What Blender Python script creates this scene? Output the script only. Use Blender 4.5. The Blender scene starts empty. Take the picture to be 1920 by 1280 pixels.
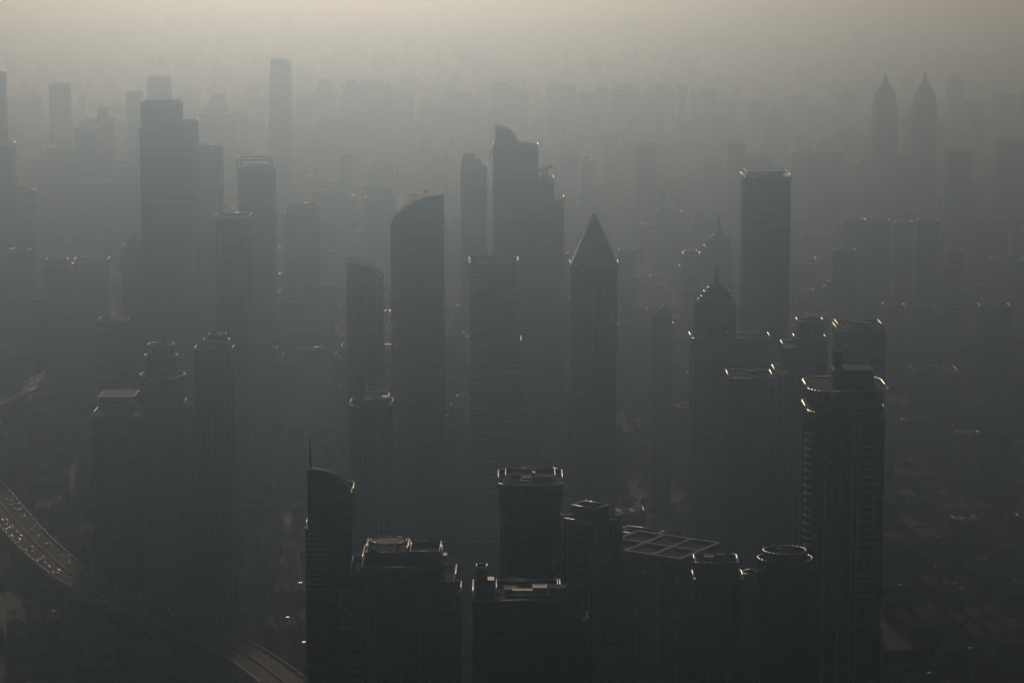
import bpy, math, random
from mathutils import Vector, Matrix

# ------------------------------------------------------------------ camera, sky, sun, exposure
R = math.radians
S = bpy.context.scene
COL = S.collection
random.seed(7)
CAM_H, FOCAL, PITCH = 580.0, 5000.0, math.atan(833.0 / 5000.0)     # metres, pixels of a 1920 px wide frame
SUN_EL, SUN_AZ = 11.5, -4.2                                            # degrees; azimuth clockwise from +Y
cam = bpy.data.cameras.new('camera'); cam_ob = bpy.data.objects.new('camera', cam); COL.objects.link(cam_ob)
cam.sensor_width = 36; cam.lens = 36 * FOCAL / 1920; cam.clip_start = 1; cam.clip_end = 90000
cam_ob.location = (0, 0, CAM_H); cam_ob.rotation_euler = (math.pi / 2 - PITCH, 0, 0)
S.camera = cam_ob
world = bpy.data.worlds.new('World'); S.world = world; world.use_nodes = True
wn = world.node_tree
sky = wn.nodes.new('ShaderNodeTexSky'); sky.sky_type = 'NISHITA'; sky.sun_disc = False
sky.sun_elevation = R(SUN_EL); sky.sun_rotation = R(SUN_AZ); sky.air_density = 1.0; sky.dust_density = 2.0
wn.links.new(sky.outputs[0], wn.nodes['Background'].inputs[0]); wn.nodes['Background'].inputs[1].default_value = 0.05
sun = bpy.data.lights.new('sun', 'SUN'); sun.energy = 5.0; sun.angle = R(0.5); sun.color = (1.0, 0.905, 0.79)
sun_ob = bpy.data.objects.new('sun', sun); COL.objects.link(sun_ob)
sd = Vector((math.sin(R(SUN_AZ)) * math.cos(R(SUN_EL)), math.cos(R(SUN_AZ)) * math.cos(R(SUN_EL)), math.sin(R(SUN_EL))))
sun_ob.rotation_euler = sd.to_track_quat('Z', 'Y').to_euler()
S.view_settings.view_transform = 'Standard'; S.view_settings.look = 'None'; S.view_settings.gamma = 1
S.view_settings.exposure = -3.2
S.view_settings.use_curve_mapping = False
S.cycles.max_bounces = 4; S.cycles.volume_bounces = 3; S.cycles.transparent_max_bounces = 8
S.cycles.use_denoising = True
HAZE_DENSITY, HAZE_G, HAZE_COLOR, HAZE_ABSORB = 3.3e-4, 0.94, (0.62, 0.81, 1.0), (1.0, 1.0, 1.0)

# ------------------------------------------------------------------ pixel (of the 1920x1280 photograph) + distance -> metres
def ray(px, py):
    u = (px - 960) / FOCAL; v = (640 - py) / FOCAL
    cp, sp = math.cos(PITCH), math.sin(PITCH)
    return Vector((u, cp + v * sp, -sp + v * cp))
def at(px, py, d):
    r = ray(px, py); t = d / r.y
    return Vector((r.x * t, d, CAM_H + r.z * t))
def on_ground(px, py, z=0.0):
    r = ray(px, py); t = (z - CAM_H) / r.z
    return Vector((r.x * t, r.y * t, z))
def to_px(p):
    q = Vector(p) - Vector((0, 0, CAM_H)); cp, sp = math.cos(PITCH), math.sin(PITCH)
    f = q.y * cp - q.z * sp; up = q.y * sp + q.z * cp
    return 960 + FOCAL * q.x / f, 640 - FOCAL * up / f

# ------------------------------------------------------------------ procedural materials
MAT = {}
def material(name, col, rough=0.6, metal=0.0, spec=0.5, vary=0.25, scale=0.08, cell=None, dark=0.5):
    """base colour with a grain of noise; cell=(bay, floor) gives every bay of a facade its own tone and gloss"""
    m = bpy.data.materials.new(name); m.use_nodes = True; nt = m.node_tree; b = nt.nodes['Principled BSDF']
    b.inputs['Roughness'].default_value = rough; b.inputs['Metallic'].default_value = metal
    b.inputs['Specular IOR Level'].default_value = spec
    tc = nt.nodes.new('ShaderNodeTexCoord')
    no = nt.nodes.new('ShaderNodeTexNoise'); no.inputs['Scale'].default_value = scale; no.inputs['Detail'].default_value = 5
    nt.links.new(tc.outputs['Object'], no.inputs['Vector'])
    rp = nt.nodes.new('ShaderNodeMapRange'); rp.inputs['To Min'].default_value = 1 - vary; rp.inputs['To Max'].default_value = 1 + vary
    nt.links.new(no.outputs['Fac'], rp.inputs['Value'])
    fac = rp.outputs['Result']
    if cell:
        dv = nt.nodes.new('ShaderNodeVectorMath'); dv.operation = 'DIVIDE'; dv.inputs[1].default_value = (cell[0], cell[0], cell[1])
        fl = nt.nodes.new('ShaderNodeVectorMath'); fl.operation = 'FLOOR'
        wn_ = nt.nodes.new('ShaderNodeTexWhiteNoise'); wn_.noise_dimensions = '3D'
        nt.links.new(tc.outputs['Object'], dv.inputs[0]); nt.links.new(dv.outputs[0], fl.inputs[0]); nt.links.new(fl.outputs[0], wn_.inputs['Vector'])
        r2 = nt.nodes.new('ShaderNodeMapRange'); r2.inputs['To Min'].default_value = dark; r2.inputs['To Max'].default_value = 1.15
        nt.links.new(wn_.outputs['Value'], r2.inputs['Value'])
        mu = nt.nodes.new('ShaderNodeMath'); mu.operation = 'MULTIPLY'; nt.links.new(fac, mu.inputs[0]); nt.links.new(r2.outputs['Result'], mu.inputs[1]); fac = mu.outputs[0]
        r3 = nt.nodes.new('ShaderNodeMapRange'); r3.inputs['To Min'].default_value = rough * .6; r3.inputs['To Max'].default_value = rough * 1.6
        nt.links.new(wn_.outputs['Value'], r3.inputs['Value']); nt.links.new(r3.outputs['Result'], b.inputs['Roughness'])
    vm = nt.nodes.new('ShaderNodeVectorMath'); vm.operation = 'SCALE'; vm.inputs[0].default_value = col
    nt.links.new(fac, vm.inputs['Scale']); nt.links.new(vm.outputs[0], b.inputs['Base Color'])
    MAT[name] = m
    return m
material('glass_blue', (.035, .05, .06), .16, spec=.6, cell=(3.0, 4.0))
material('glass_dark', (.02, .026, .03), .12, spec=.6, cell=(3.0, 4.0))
material('glass_grey', (.06, .065, .065), .2, spec=.6, cell=(3.4, 3.8))
material('concrete', (.24, .235, .22), .7)
material('pale_stone', (.36, .34, .31), .65, cell=(3.2, 3.2), dark=.75)
material('brown_stone', (.17, .13, .10), .7, cell=(3.2, 3.2), dark=.7)
material('grey_panel', (.16, .165, .17), .45, cell=(3.2, 3.4), dark=.75)
material('dark_panel', (.07, .072, .075), .7, spec=.2)
material('coping', (.78, .75, .71), .36, metal=1.0, vary=.1)
material('bright_metal', (.85, .81, .75), .3, metal=1.0, vary=.05)
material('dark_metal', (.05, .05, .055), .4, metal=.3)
material('roof_gravel', (.14, .135, .125), .85, spec=.15, vary=.4, scale=.2)
material('roof_pale', (.32, .31, .29), .88, spec=.1, vary=.25, scale=.15)
material('roof_tile', (.15, .075, .05), .85, spec=.15, vary=.4, scale=.3)
material('roof_sheet', (.22, .24, .26), .8, metal=.0, spec=.15, vary=.3, scale=.2)
material('plant_grey', (.2, .2, .2), .5)
material('asphalt', (.05, .048, .046), .7, spec=.1, vary=.3, scale=.05)
material('deck_concrete', (.2, .19, .175), .6, spec=.4, vary=.2, scale=.03)
material('marking', (.75, .75, .72), .6)
material('rail_concrete', (.3, .29, .27), .6)
material('car_white', (.75, .75, .74), .3, spec=.9, vary=.02)
material('car_silver', (.6, .6, .62), .3, metal=.9, vary=.02)
material('car_black', (.02, .02, .022), .2, vary=.02)
material('car_red', (.3, .03, .025), .25, vary=.02)
material('leaf', (.05, .075, .03), .7, vary=.5, scale=.15)
material('bark', (.08, .06, .045), .8)
def ground_material():
    m = material('city_ground', (.055, .054, .05), .75, vary=.5, scale=.01)
    return m
ground_material()

# ------------------------------------------------------------------ mesh building
def rect(w, d, rot=0.0):
    c, s = math.cos(rot), math.sin(rot)
    return [(x * c - y * s, x * s + y * c) for x, y in ((-w / 2, -d / 2), (w / 2, -d / 2), (w / 2, d / 2), (-w / 2, d / 2))]
def cham(w, d, k):
    k = min(k, w * .45, d * .45); a, b = w / 2, d / 2
    return [(-a + k, -b), (a - k, -b), (a, -b + k), (a, b - k), (a - k, b), (-a + k, b), (-a, b - k), (-a, -b + k)]
def rounded(w, d, r, n=5):
    r = min(r, w * .499, d * .499); out = []
    for cx, cy, a0 in ((-w / 2 + r, -d / 2 + r, 180), (w / 2 - r, -d / 2 + r, 270), (w / 2 - r, d / 2 - r, 0), (-w / 2 + r, d / 2 - r, 90)):
        for i in range(n + 1):
            a = R(a0 + 90 * i / n); out.append((cx + r * math.cos(a), cy + r * math.sin(a)))
    return out
def circle(w, d, n=28):
    return [(w / 2 * math.cos(2 * math.pi * i / n), d / 2 * math.sin(2 * math.pi * i / n)) for i in range(n)]
def cross(w, d, k=.28):
    a, b = w / 2, d / 2; x, y = a * (1 - k), b * (1 - k)
    return [(-x, -b), (x, -b), (x, -y), (a, -y), (a, y), (x, y), (x, b), (-x, b), (-x, y), (-a, y), (-a, -y), (-x, -y)]
def turn(poly, rot):
    c, s = math.cos(rot), math.sin(rot)
    return [(x * c - y * s, x * s + y * c) for x, y in poly]
def move(poly, dx, dy): return [(x + dx, y + dy) for x, y in poly]
def grow(poly, k):
    """offset a counter-clockwise outline outward by k metres (mitred)"""
    n = len(poly); out = []
    for i in range(n):
        p, q, r = Vector(poly[i - 1]), Vector(poly[i]), Vector(poly[(i + 1) % n])
        e1 = (q - p).normalized(); e2 = (r - q).normalized()
        n1 = Vector((e1.y, -e1.x)); n2 = Vector((e2.y, -e2.x)); m = n1 + n2
        l = max(m.length_squared, .35); m = m * (2 / l)
        out.append((q.x + m.x * k, q.y + m.y * k))
    return out
class MB:
    def __init__(s): s.v, s.f, s.m = [], [], []
    def quad(s, *p, mi=0):
        b = len(s.v); s.v += [tuple(q) for q in p]; s.f.append(tuple(range(b, b + len(p)))); s.m.append(mi); return s
    def prism(s, poly, z0, z1, top=None, cap=True, bottom=False, mi=0, cap_mi=None):
        n = len(poly); b = len(s.v); t = top or poly
        s.v += [(x, y, z0) for x, y in poly] + [(x, y, z1) for x, y in t]
        for i in range(n):
            j = (i + 1) % n; s.f.append((b + i, b + j, b + n + j, b + n + i)); s.m.append(mi)
        if cap: s.f.append(tuple(range(b + n, b + 2 * n))); s.m.append(mi if cap_mi is None else cap_mi)
        if bottom: s.f.append(tuple(range(b + n - 1, b - 1, -1))); s.m.append(mi)
        return s
    def box(s, x0, x1, y0, y1, z0, z1, bottom=True, mi=0):
        return s.prism([(x0, y0), (x1, y0), (x1, y1), (x0, y1)], z0, z1, bottom=bottom, mi=mi)
    def ring(s, poly, z0, z1, out=0.3, inn=-0.2):
        """a closed strip round an outline: outer face, top, bottom (inner face too when inn goes far inside)"""
        a, c = grow(poly, out), grow(poly, inn); n = len(poly); b = len(s.v)
        s.v += [(x, y, z0) for x, y in a] + [(x, y, z1) for x, y in a] + [(x, y, z1) for x, y in c] + [(x, y, z0) for x, y in c]
        for i in range(n):
            j = (i + 1) % n
            for k in range(4):
                l = (k + 1) % 4; s.f.append((b + k * n + i, b + k * n + j, b + l * n + j, b + l * n + i)); s.m.append(0)
        return s
    def bands(s, poly, z0, z1, step, h, out):
        z = z0 + step
        k = 0
        while z < z1 - h:
            k += 1; tall = 2.6 if k % 13 == 12 else 1      # a taller plant floor now and then
            s.ring(poly, z, z + h * tall, out * (1.4 if tall > 1 else 1), -.25); z += step * (2 if tall > 1 else 1)
        return s
    def fins(s, poly, z0, z1, step, w, out):
        n = len(poly)
        for i in range(n):
            p, q = Vector(poly[i]), Vector(poly[(i + 1) % n]); e = q - p; L = e.length
            if L < w * 1.5: continue
            e.normalize(); nn = Vector((e.y, -e.x)); k = max(1, round(L / step))
            for j in range(k + 1):
                c = p + e * (L * j / k)
                a, b_ = c - e * w / 2 - nn * .2, c + e * w / 2 - nn * .2
                s.prism([tuple(a + nn * (out + .2)), tuple(b_ + nn * (out + .2)), tuple(b_), tuple(a)], z0, z1)
        return s
    def tube(s, a, b, r, n=6, r2=None):
        a, b = Vector(a), Vector(b); ax = (b - a).normalized(); u = ax.orthogonal().normalized(); w = ax.cross(u); r2 = r if r2 is None else r2
        k = len(s.v)
        for p, rr in ((a, r), (b, r2)):
            s.v += [tuple(p + (u * math.cos(2 * math.pi * i / n) + w * math.sin(2 * math.pi * i / n)) * rr) for i in range(n)]
        for i in range(n): s.f.append((k + i, k + (i + 1) % n, k + n + (i + 1) % n, k + n + i)); s.m.append(0)
        s.f.append(tuple(range(k + n - 1, k - 1, -1))); s.f.append(tuple(range(k + n, k + 2 * n))); s.m += [0, 0]
        return s
    def rail(s, poly, z, r, n=8, closed=True):
        m = len(poly)
        for i in range(m if closed else m - 1):
            p, q = poly[i], poly[(i + 1) % m]; s.tube((*p, z), (*q, z), r, n)
        return s
    def path(s, pts, r, n=8):
        for p, q in zip(pts[:-1], pts[1:]): s.tube(p, q, r, n)
        return s
    def lathe(s, prof, n=20, cx=0, cy=0):
        b = len(s.v)
        for r, z in prof: s.v += [(cx + r * math.cos(2 * math.pi * i / n), cy + r * math.sin(2 * math.pi * i / n), z) for i in range(n)]
        for k in range(len(prof) - 1):
            for i in range(n):
                j = (i + 1) % n; s.f.append((b + k * n + i, b + k * n + j, b + (k + 1) * n + j, b + (k + 1) * n + i)); s.m.append(0)
        return s
    def slab(s, prof, y0, y1, roof=False):
        """an outline in x-z, counter-clockwise seen from -y, extruded in y"""
        n = len(prof); b = len(s.v)
        s.v += [(x, y0, z) for x, z in prof] + [(x, y1, z) for x, z in prof]
        s.f.append(tuple(range(b, b + n))); s.f.append(tuple(range(b + 2 * n - 1, b + n - 1, -1))); s.m += [0, 0]
        for i in range(n): j = (i + 1) % n; s.f.append((b + j, b + i, b + n + i, b + n + j)); s.m.append(1 if roof and 2 <= i < n - 1 else 0)
        return s
    def build(s, name, mats, parent=None, kind=None, loc=None, smooth=False):
        me = bpy.data.meshes.new(name); me.from_pydata(s.v, [], s.f)
        for m in ([mats] if isinstance(mats, str) else mats): me.materials.append(MAT[m])
        if any(s.m): me.polygons.foreach_set('material_index', s.m)
        if smooth or mats in ('coping', 'bright_metal'): me.polygons.foreach_set('use_smooth', [True] * len(s.f))
        o = bpy.data.objects.new(name, me); COL.objects.link(o)
        if parent is not None: o.parent = parent
        if loc is not None: o.location = loc
        if kind: o['kind'] = kind
        return o
def tag(o, label, cat, group=None, kind=None):
    o['label'] = label; o['category'] = cat
    if group: o['group'] = group
    if kind: o['kind'] = kind
    return o
def share(name, me, parent, loc=(0, 0, 0), rz=0):
    o = bpy.data.objects.new(name, me); COL.objects.link(o); o.parent = parent; o.location = loc; o.rotation_euler.z = rz
    return o

FOOT = []            # (x, y, radius) of every landmark, so that the in-between city keeps clear
MARKS = []           # (px, d, phrase) for the labels of the in-between city
# ------------------------------------------------------------------ a tower: an Empty at its base, its parts in local metres
def depth_scale(d, plain=False):
    if plain and 2000 <= d < 3580: return 1.12
    return .8 if d < 1800 else .88 if d < 4000 else .96
class Tower:
    def __init__(s, name, label, d, cx, depth, group=None, cat='tower', phrase=None, rz=0.0, on_ground=False, plain=False):
        if not on_ground: d = d * depth_scale(d, plain)
        s.d = d; s.depth = depth; p = at(cx, 640, d)
        s.X = p.x; s.Y = d + depth / 2; s.cx = cx
        s.o = bpy.data.objects.new(name, None); COL.objects.link(s.o); s.o.location = (s.X, s.Y, 0); s.o.rotation_euler.z = rz
        tag(s.o, label, cat, group); s.near = d < 1800
        if phrase: MARKS.append((cx, d, phrase))
        s.rng = random.Random(int(cx * 7 + d))
    def x(s, px, py=640): return at(px, py, s.d + s.depth * .25).x - s.X
    def z(s, py): return at(s.cx, py, s.d + s.depth * .5).z
    def m(s, npx): return npx * s.d / FOCAL
    def part(s, name, mb, mats, kind=None, parent=None, smooth=False): return mb.build(name, mats, parent or s.o, kind, smooth=smooth)
    def floor_bands(s, poly, z0, z1, step, h, out, mat, parent=None):
        """far towers: one joined part; near ones: every floor band an object of its own, sharing one mesh"""
        if s.near:
            zlo = max(z0, s.z(1330)); first = None; z = z0 + step; k = 0
            while z < z1 - h and k < 60:
                if z > zlo:
                    if first is None: first = MB().ring(poly, 0, h, out, -.25).build('floor_band', mat, parent or s.o); first.location.z = z
                    else: share('floor_band', first.data, parent or s.o, (0, 0, z))
                    k += 1
                z += step
        else:
            s.part('floor_bands', MB().bands(poly, z0, z1, step, h, out), mat, 'stuff', parent)
    def skin(s, poly, z0, z1, fac, body='tower_body', roof='roof_gravel', parapet=1.3, coping=True, name_parent=None):
        par = name_parent or s.o
        spec = {'glass':   ('glass_blue', 'grey_panel', 4.0, .55, .18, 'grey_panel', 3.0, .16, .26),
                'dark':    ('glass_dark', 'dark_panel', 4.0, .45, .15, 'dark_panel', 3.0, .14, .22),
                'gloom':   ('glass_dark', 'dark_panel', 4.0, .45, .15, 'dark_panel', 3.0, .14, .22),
                'bands':   ('glass_grey', 'concrete', 3.9, 1.5, .35, None, 0, 0, 0),
                'ribs':    ('glass_grey', 'concrete', 4.0, .7, .15, 'concrete', 4.4, 1.1, .55),
                'stone':   ('pale_stone', 'pale_stone', 3.4, .5, .22, 'pale_stone', 5.2, 1.0, .4),
                'brown':   ('brown_stone', 'concrete', 3.4, .6, .25, 'brown_stone', 4.8, 1.2, .45),
                'flats':   ('grey_panel', 'concrete', 3.1, .9, .5, 'grey_panel', 6.4, .9, .62),
                'plain':   ('grey_panel', None, 0, 0, 0, 'grey_panel', 6.0, .7, .3)}[fac]
        b = s.part(body, MB().prism(poly, z0, z1, cap_mi=1), [spec[0], roof], parent=par)
        if spec[1]: s.floor_bands(poly, max(z0, 6), z1 - .5, spec[2], spec[3], spec[4], spec[1], b if par is s.o else par)
        if spec[5]: s.part('mullions' if spec[7] < .5 else 'piers', MB().fins(poly, z0, z1, spec[6], spec[7], spec[8]), spec[5], 'stuff', b if par is s.o else par)
        if parapet:
            pa = s.part('parapet', MB().ring(poly, z1 - .6, z1 + parapet, spec[8] + .12, -.35), spec[5] or spec[1], parent=b if par is s.o else par)
            if coping and fac != 'gloom': s.part('coping', MB().rail(grow(poly, spec[8]), z1 + parapet + .12, .34 if s.d < 1700 else .55), 'coping', parent=b if par is s.o else par)
        return b
    def plant(s, w, d, z, n=3, hmax=5, cx=0, cy=0):
        for i in range(n):
            a, b = s.rng.uniform(.14, .3) * w, s.rng.uniform(.16, .34) * d; h = s.rng.uniform(.35, 1) * hmax
            x, y = cx + (i - (n - 1) / 2) * w * .72 / n + s.rng.uniform(-.04, .04) * w, cy + s.rng.uniform(-.2, .2) * d
            q = s.part(s.rng.choice(['plant_room', 'cooling_unit', 'lift_housing']), MB().box(x - a / 2, x + a / 2, y - b / 2, y + b / 2, z + .02, z + h).ring(move(rect(a, b), x, y), z + h - .5, z + h + .12, .2, -.3), s.rng.choice(['plant_grey', 'concrete', 'roof_sheet']))
    def mast(s, x, y, z0, z1, r=.5):
        h = z1 - z0
        s.part('mast', MB().tube((x, y, z0), (x, y, z0 + h * .45), r * 1.5, 8, r).tube((x, y, z0 + h * .45), (x, y, z1), r, 8, r * .35), 'dark_metal')
    def done(s, r=None):
        FOOT.append((s.X, s.Y, (r or s.depth * .75) + 8)); return s

def outline(plan, w, d, rot):
    if plan == 'rect': p = rect(w, d)
    elif plan == 'cham': p = cham(w, d, min(w, d) * .18)
    elif plan == 'round': p = rounded(w, d, min(w, d) * .3)
    elif plan == 'soft': p = rounded(w, d, min(w, d) * .1, 3)
    elif plan == 'circle': p = circle(w, d)
    elif plan == 'cross': p = cross(w, d)
    if rot:
        p = turn(p, R(rot)); ext = max(x for x, y in p) - min(x for x, y in p); k = w / ext; p = [(x * k, y * k) for x, y in p]
    return p
def tower(name, label, d, tiers, depth=None, plan='rect', rot=0, fac='glass', plant=3, masts=(), phrase=None, group=None, roof='roof_gravel', cat='tower', parapet=1.3, dark=False):
    """tiers from the bottom up: (left px, right px, top px[, facade[, outline]])"""
    x0, x1 = tiers[0][:2]; w0 = (x1 - x0) * d * depth_scale(d, not dark) / FOCAL; depth = depth or w0 * .85
    t = Tower(name, label, d, (x0 + x1) / 2, depth, group, cat, phrase, plain=not dark)
    z = 0.0
    for i, tr in enumerate(tiers):
        a, b, y = tr[:3]; f = tr[3] if len(tr) > 3 and tr[3] else fac; pl = tr[4] if len(tr) > 4 else plan
        cx = (t.x(a) + t.x(b)) / 2; w = t.x(b) - t.x(a); dd = depth * (w / w0 if i else 1)
        poly = move(outline(pl, w, dd, rot), cx, 0); z1 = t.z(y)
        t.skin(poly, z - (.4 if i else 0), z1, f, 'tower_body' if i == 0 else ('upper_tier' if i < len(tiers) - 1 or len(tiers) == 2 else 'crown'), roof, parapet)
        z = z1
    t.plant(w * .8, dd * .8, z, plant, cx=cx)
    for px, yt in masts: t.mast(t.x(px), 0, z, t.z(yt))
    return t.done()

# ------------------------------------------------------------------ the ground
gp = MB(); gp.quad((-19500, -2900, 0), (19500, -2900, 0), (19500, 44500, 0), (-19500, 44500, 0))
gnd = gp.build('ground', 'city_ground'); gnd['kind'] = 'structure'

# ------------------------------------------------------------------ landmark towers, each with its own builder
def pyramid_tower():
    t = Tower('pyramid_tower', 'tall slim square tower with steep pyramid point, darkest of the middle distance', 2500, 1114.5, 44, phrase='the pyramid-pointed tower')
    w = t.m(90); zs, ze, zt = t.z(655), t.z(492), t.z(396)
    lo = turn(rect(w * .70, w * .70), R(40)); lo = [(x * .97, y) for x, y in lo]
    b = t.skin(lo, 0, zs, 'glass', 'lower_shaft', parapet=0)
    up = cham(w * .98, w * .98, 5)
    t.skin(up, zs - .3, ze, 'glass', 'upper_shaft', parapet=0)
    # light stone strips on the shaft faces
    for px in (1091, 1112, 1131, 1146):
        x = t.x(px); t.part('stone_strip', MB().box(x - .55, x + .55, -w * .49 - .9, -w * .49 + .2, zs, ze), 'pale_stone')
    t.part('collar', MB().ring(up, ze - 2.2, ze + .3, .9, -1.5), 'grey_panel')
    t.part('collar_coping', MB().rail(grow(up, .8), ze + .35, .3), 'coping')
    # four steep gable facets meeting in one point, each with edge ribs
    h = w * .49; pts = [(-h, -h), (h, -h), (h, h), (-h, h)]
    py = MB()
    for i in range(4):
        p, q = pts[i], pts[(i + 1) % 4]; py.quad((*p, ze), (*q, ze), (0, 0, zt))
    t.part('pyramid_roof', py, 'glass_blue')
    rb = MB()
    for p in pts: rb.tube((*p, ze), (0, 0, zt), .55, 6, .3)
    t.part('roof_ridge', rb, 'grey_panel')
    hb = MB()
    for k in range(1, 16):
        f = k / 17; hb.ring([(x * (1 - f), y * (1 - f)) for x, y in pts], ze + (zt - ze) * f, ze + (zt - ze) * f + .5, .25, -.3)
    t.part('roof_bands', hb, 'grey_panel', 'stuff')
    for i in range(4):          # triangular dormer standing in each face
        c, s_ = math.cos(i * math.pi / 2), math.sin(i * math.pi / 2)
        T = lambda x, y, z: (x * c - y * s_, x * s_ + y * c, z)
        nb = MB().quad(T(-6, -h * .98, ze), T(6, -h * .98, ze), T(0, -h * .74, ze + (zt - ze) * .24)).quad(T(-6, -h * .98, ze), T(0, -h * .74, ze + (zt - ze) * .24), T(0, -h * .6, ze)).quad(T(6, -h * .98, ze), T(0, -h * .6, ze), T(0, -h * .74, ze + (zt - ze) * .24))
        t.part('dormer', nb, 'glass_dark')
    t.part('tip', MB().lathe([(.5, zt - 2), (.9, zt - .6), (.5, zt + .4), (.05, zt + 2.5)], 8), 'coping')
    t.done(30)
pyramid_tower()

def sail_tower():
    t = Tower('sail_tower', 'broad tower with roof curving up like a sail and two dishes on top', 2700, 782, 40, phrase='the sail-roofed tower')
    A = lambda px, py: (t.x(px), t.z(py))
    curve = [(832, 362), (818, 364), (800, 368), (785, 373), (771, 380), (758, 389), (747, 400), (738, 411), (735, 418)]
    prof = [(t.x(734), 0), (t.x(832), 0)] + [A(*c) for c in curve]
    t.part('tower_body', MB().slab(prof, -18, 20), 'glass_blue')
    # curtain wall bands across the front
    bd = MB(); z = 8.0
    def left_at(z):
        for (ax, az), (bx, bz) in zip(prof[2:-1], prof[3:]):
            if bz <= z <= az: return bx + (ax - bx) * (z - bz) / max(az - bz, .01)
        return t.x(734)
    while z < prof[2][1] - 2:
        l = left_at(z + .6); bd.box(l - .2, t.x(832) + .3, -18.4, -17.9, z, z + .7); z += 4.1
    t.part('floor_bands', bd, 'grey_panel', 'stuff')
    fn = MB(); x = t.x(734) + 2
    while x < t.x(831):
        zt = max(zz for xx, zz in prof[2:] if True and xx <= x + 3.5) if x > t.x(740) else t.z(420)
        fn.box(x - .12, x + .12, -18.6, -18.0, 0, zt - 1.5); x += 3.2
    t.part('mullions', fn, 'grey_panel', 'stuff')
    t.part('corner_fin', MB().box(t.x(830.5), t.x(832.6), -19, 20.4, 0, t.z(361)), 'concrete')
    # the curved roof, a thick shell with an eave that juts out on the low side
    sh = MB(); up = [A(*c) for c in curve] + [A(731.5, 419)]
    for (ax, az), (bx, bz) in zip(up[:-1], up[1:]):
        sh.quad((ax, -19, az + 1), (bx, -19, bz + 1), (bx, -19, bz - .6), (ax, -19, az - .6))
        sh.quad((ax, -19, az + 1), (ax, 21, az + 1), (bx, 21, bz + 1), (bx, -19, bz + 1))
        sh.quad((ax, 21, az + 1), (ax, 21, az - .6), (bx, 21, bz - .6), (bx, 21, bz + 1))
    t.part('roof_shell', sh, 'dark_panel'); t.part('roof_edge', MB().path([(x, -19, z + 1) for x, z in up], .3), 'coping')
    for px, py, w, yb in ((777, 368, 18, 381), (799, 360, 13, 371)):
        x, z, zb = t.x(px), t.z(py), t.z(yb)
        q = t.part('dish_mast', MB().tube((x, 0, zb - 2), (x, 0, z), .55, 8), 'dark_metal')
        t.part('dish', MB().lathe([(.2, z - .5), (t.m(w) * .3, z + .1), (t.m(w) / 2, z + 1.1), (t.m(w) / 2, z + 1.5), (.2, z + .3)], 14, x, 0), 'dark_metal', parent=q)
    # rounded balconies up the low corner, each with a bright rim
    z = t.z(650); k = 0
    while z < t.z(575):
        x = t.x(743 - (z - t.z(650)) * .02)
        arc = [(x + 3.6 * math.cos(R(180 + a)), -18 + 3.6 * math.sin(R(180 + a))) for a in range(0, 181, 30)]
        bl = t.part('balcony', MB().prism(arc, z, z + .5, bottom=True), 'concrete')
        t.part('balcony_rail', MB().rail(arc, z + 1.3, .6, closed=False), 'bright_metal', parent=bl)
        z += 3.9
    t.done(38)
sail_tower()

def slant_tower():
    t = Tower('slant_tower', 'mid-height tower with roofline falling in steps away from its peak, beside sail-roofed tower', 2720, 686, 34, phrase='the slant-topped tower')
    A = lambda px, py: (t.x(px), t.z(py))
    top = [(718.5, 515), (712, 512), (711, 507), (706, 506), (700, 500), (690, 494.5), (678, 491.5), (666, 489), (656, 487), (652.5, 486)]
    prof = [(t.x(652.5), 0), (t.x(718.5), 0)] + [A(*c) for c in top]
    t.part('tower_body', MB().slab(prof, -17, 17, True), ['glass_grey', 'roof_gravel'])
    b = MB(); z = 6.0
    while z < t.z(516): b.box(t.x(652) - .1, t.x(719), -17.4, -16.9, z, z + 1.0); z += 3.9
    t.part('floor_bands', b, 'concrete', 'stuff')
    p = MB()
    for px in (652.8, 661, 667, 688, 709, 718): p.box(t.x(px) - .7, t.x(px) + .7, -17.9, -16.8, 0, t.z(516) - .2)
    t.part('piers', p, 'concrete', 'stuff')
    t.part('roof_edge', MB().path([(x, -17, z + .3) for x, z in prof[2:]], .4, 8), 'coping')
    t.done(30)
slant_tower()

def dish_crown_tower():
    t = Tower('dish_crown_tower', 'square grey tower with spread dish frames on its flat roof, right of sail-roofed tower', 2650, 926, 42, phrase='the dish-roofed square tower')
    lo = rect(t.m(98), 44); t.skin(move(lo, t.x(929), 0), 0, t.z(640), 'bands', 'podium_block')
    up = cham(t.m(91), 42, 4); b = t.skin(move(up, t.x(925.5), 0), t.z(640) - .4, t.z(498), 'bands', 'tower_body', parapet=0)
    cr = move(cham(t.m(91), 42, 3), t.x(925.5), 0)
    t.part('crown_screen', MB().ring(cr, t.z(498) - 1, t.z(488), .5, -.8), 'grey_panel')
    t.part('crown_coping', MB().rail(grow(cr, .5), t.z(488) + .3, .7), 'coping')
    for px, w in ((915, 12), (927, 9), (938, 11)):
        x = t.x(px); z = t.z(481)
        q = t.part('dish_frame', MB().tube((x, 0, t.z(498)), (x, 0, z), .4).tube((x, 0, z), (x - t.m(w) / 2, -2, z + 1.4), .3).tube((x, 0, z), (x + t.m(w) / 2, 2, z + 1.2), .3), 'dark_metal')
        t.part('dish', MB().lathe([(.2, z - .2), (t.m(w) * .28, z + .5), (t.m(w) * .42, z + 1.6), (.2, z + .6)], 12, x, 0), 'dark_metal', parent=q)
    t.plant(36, 30, t.z(498), 3, 4, cx=t.x(925))
    t.done(36)
dish_crown_tower()

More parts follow.
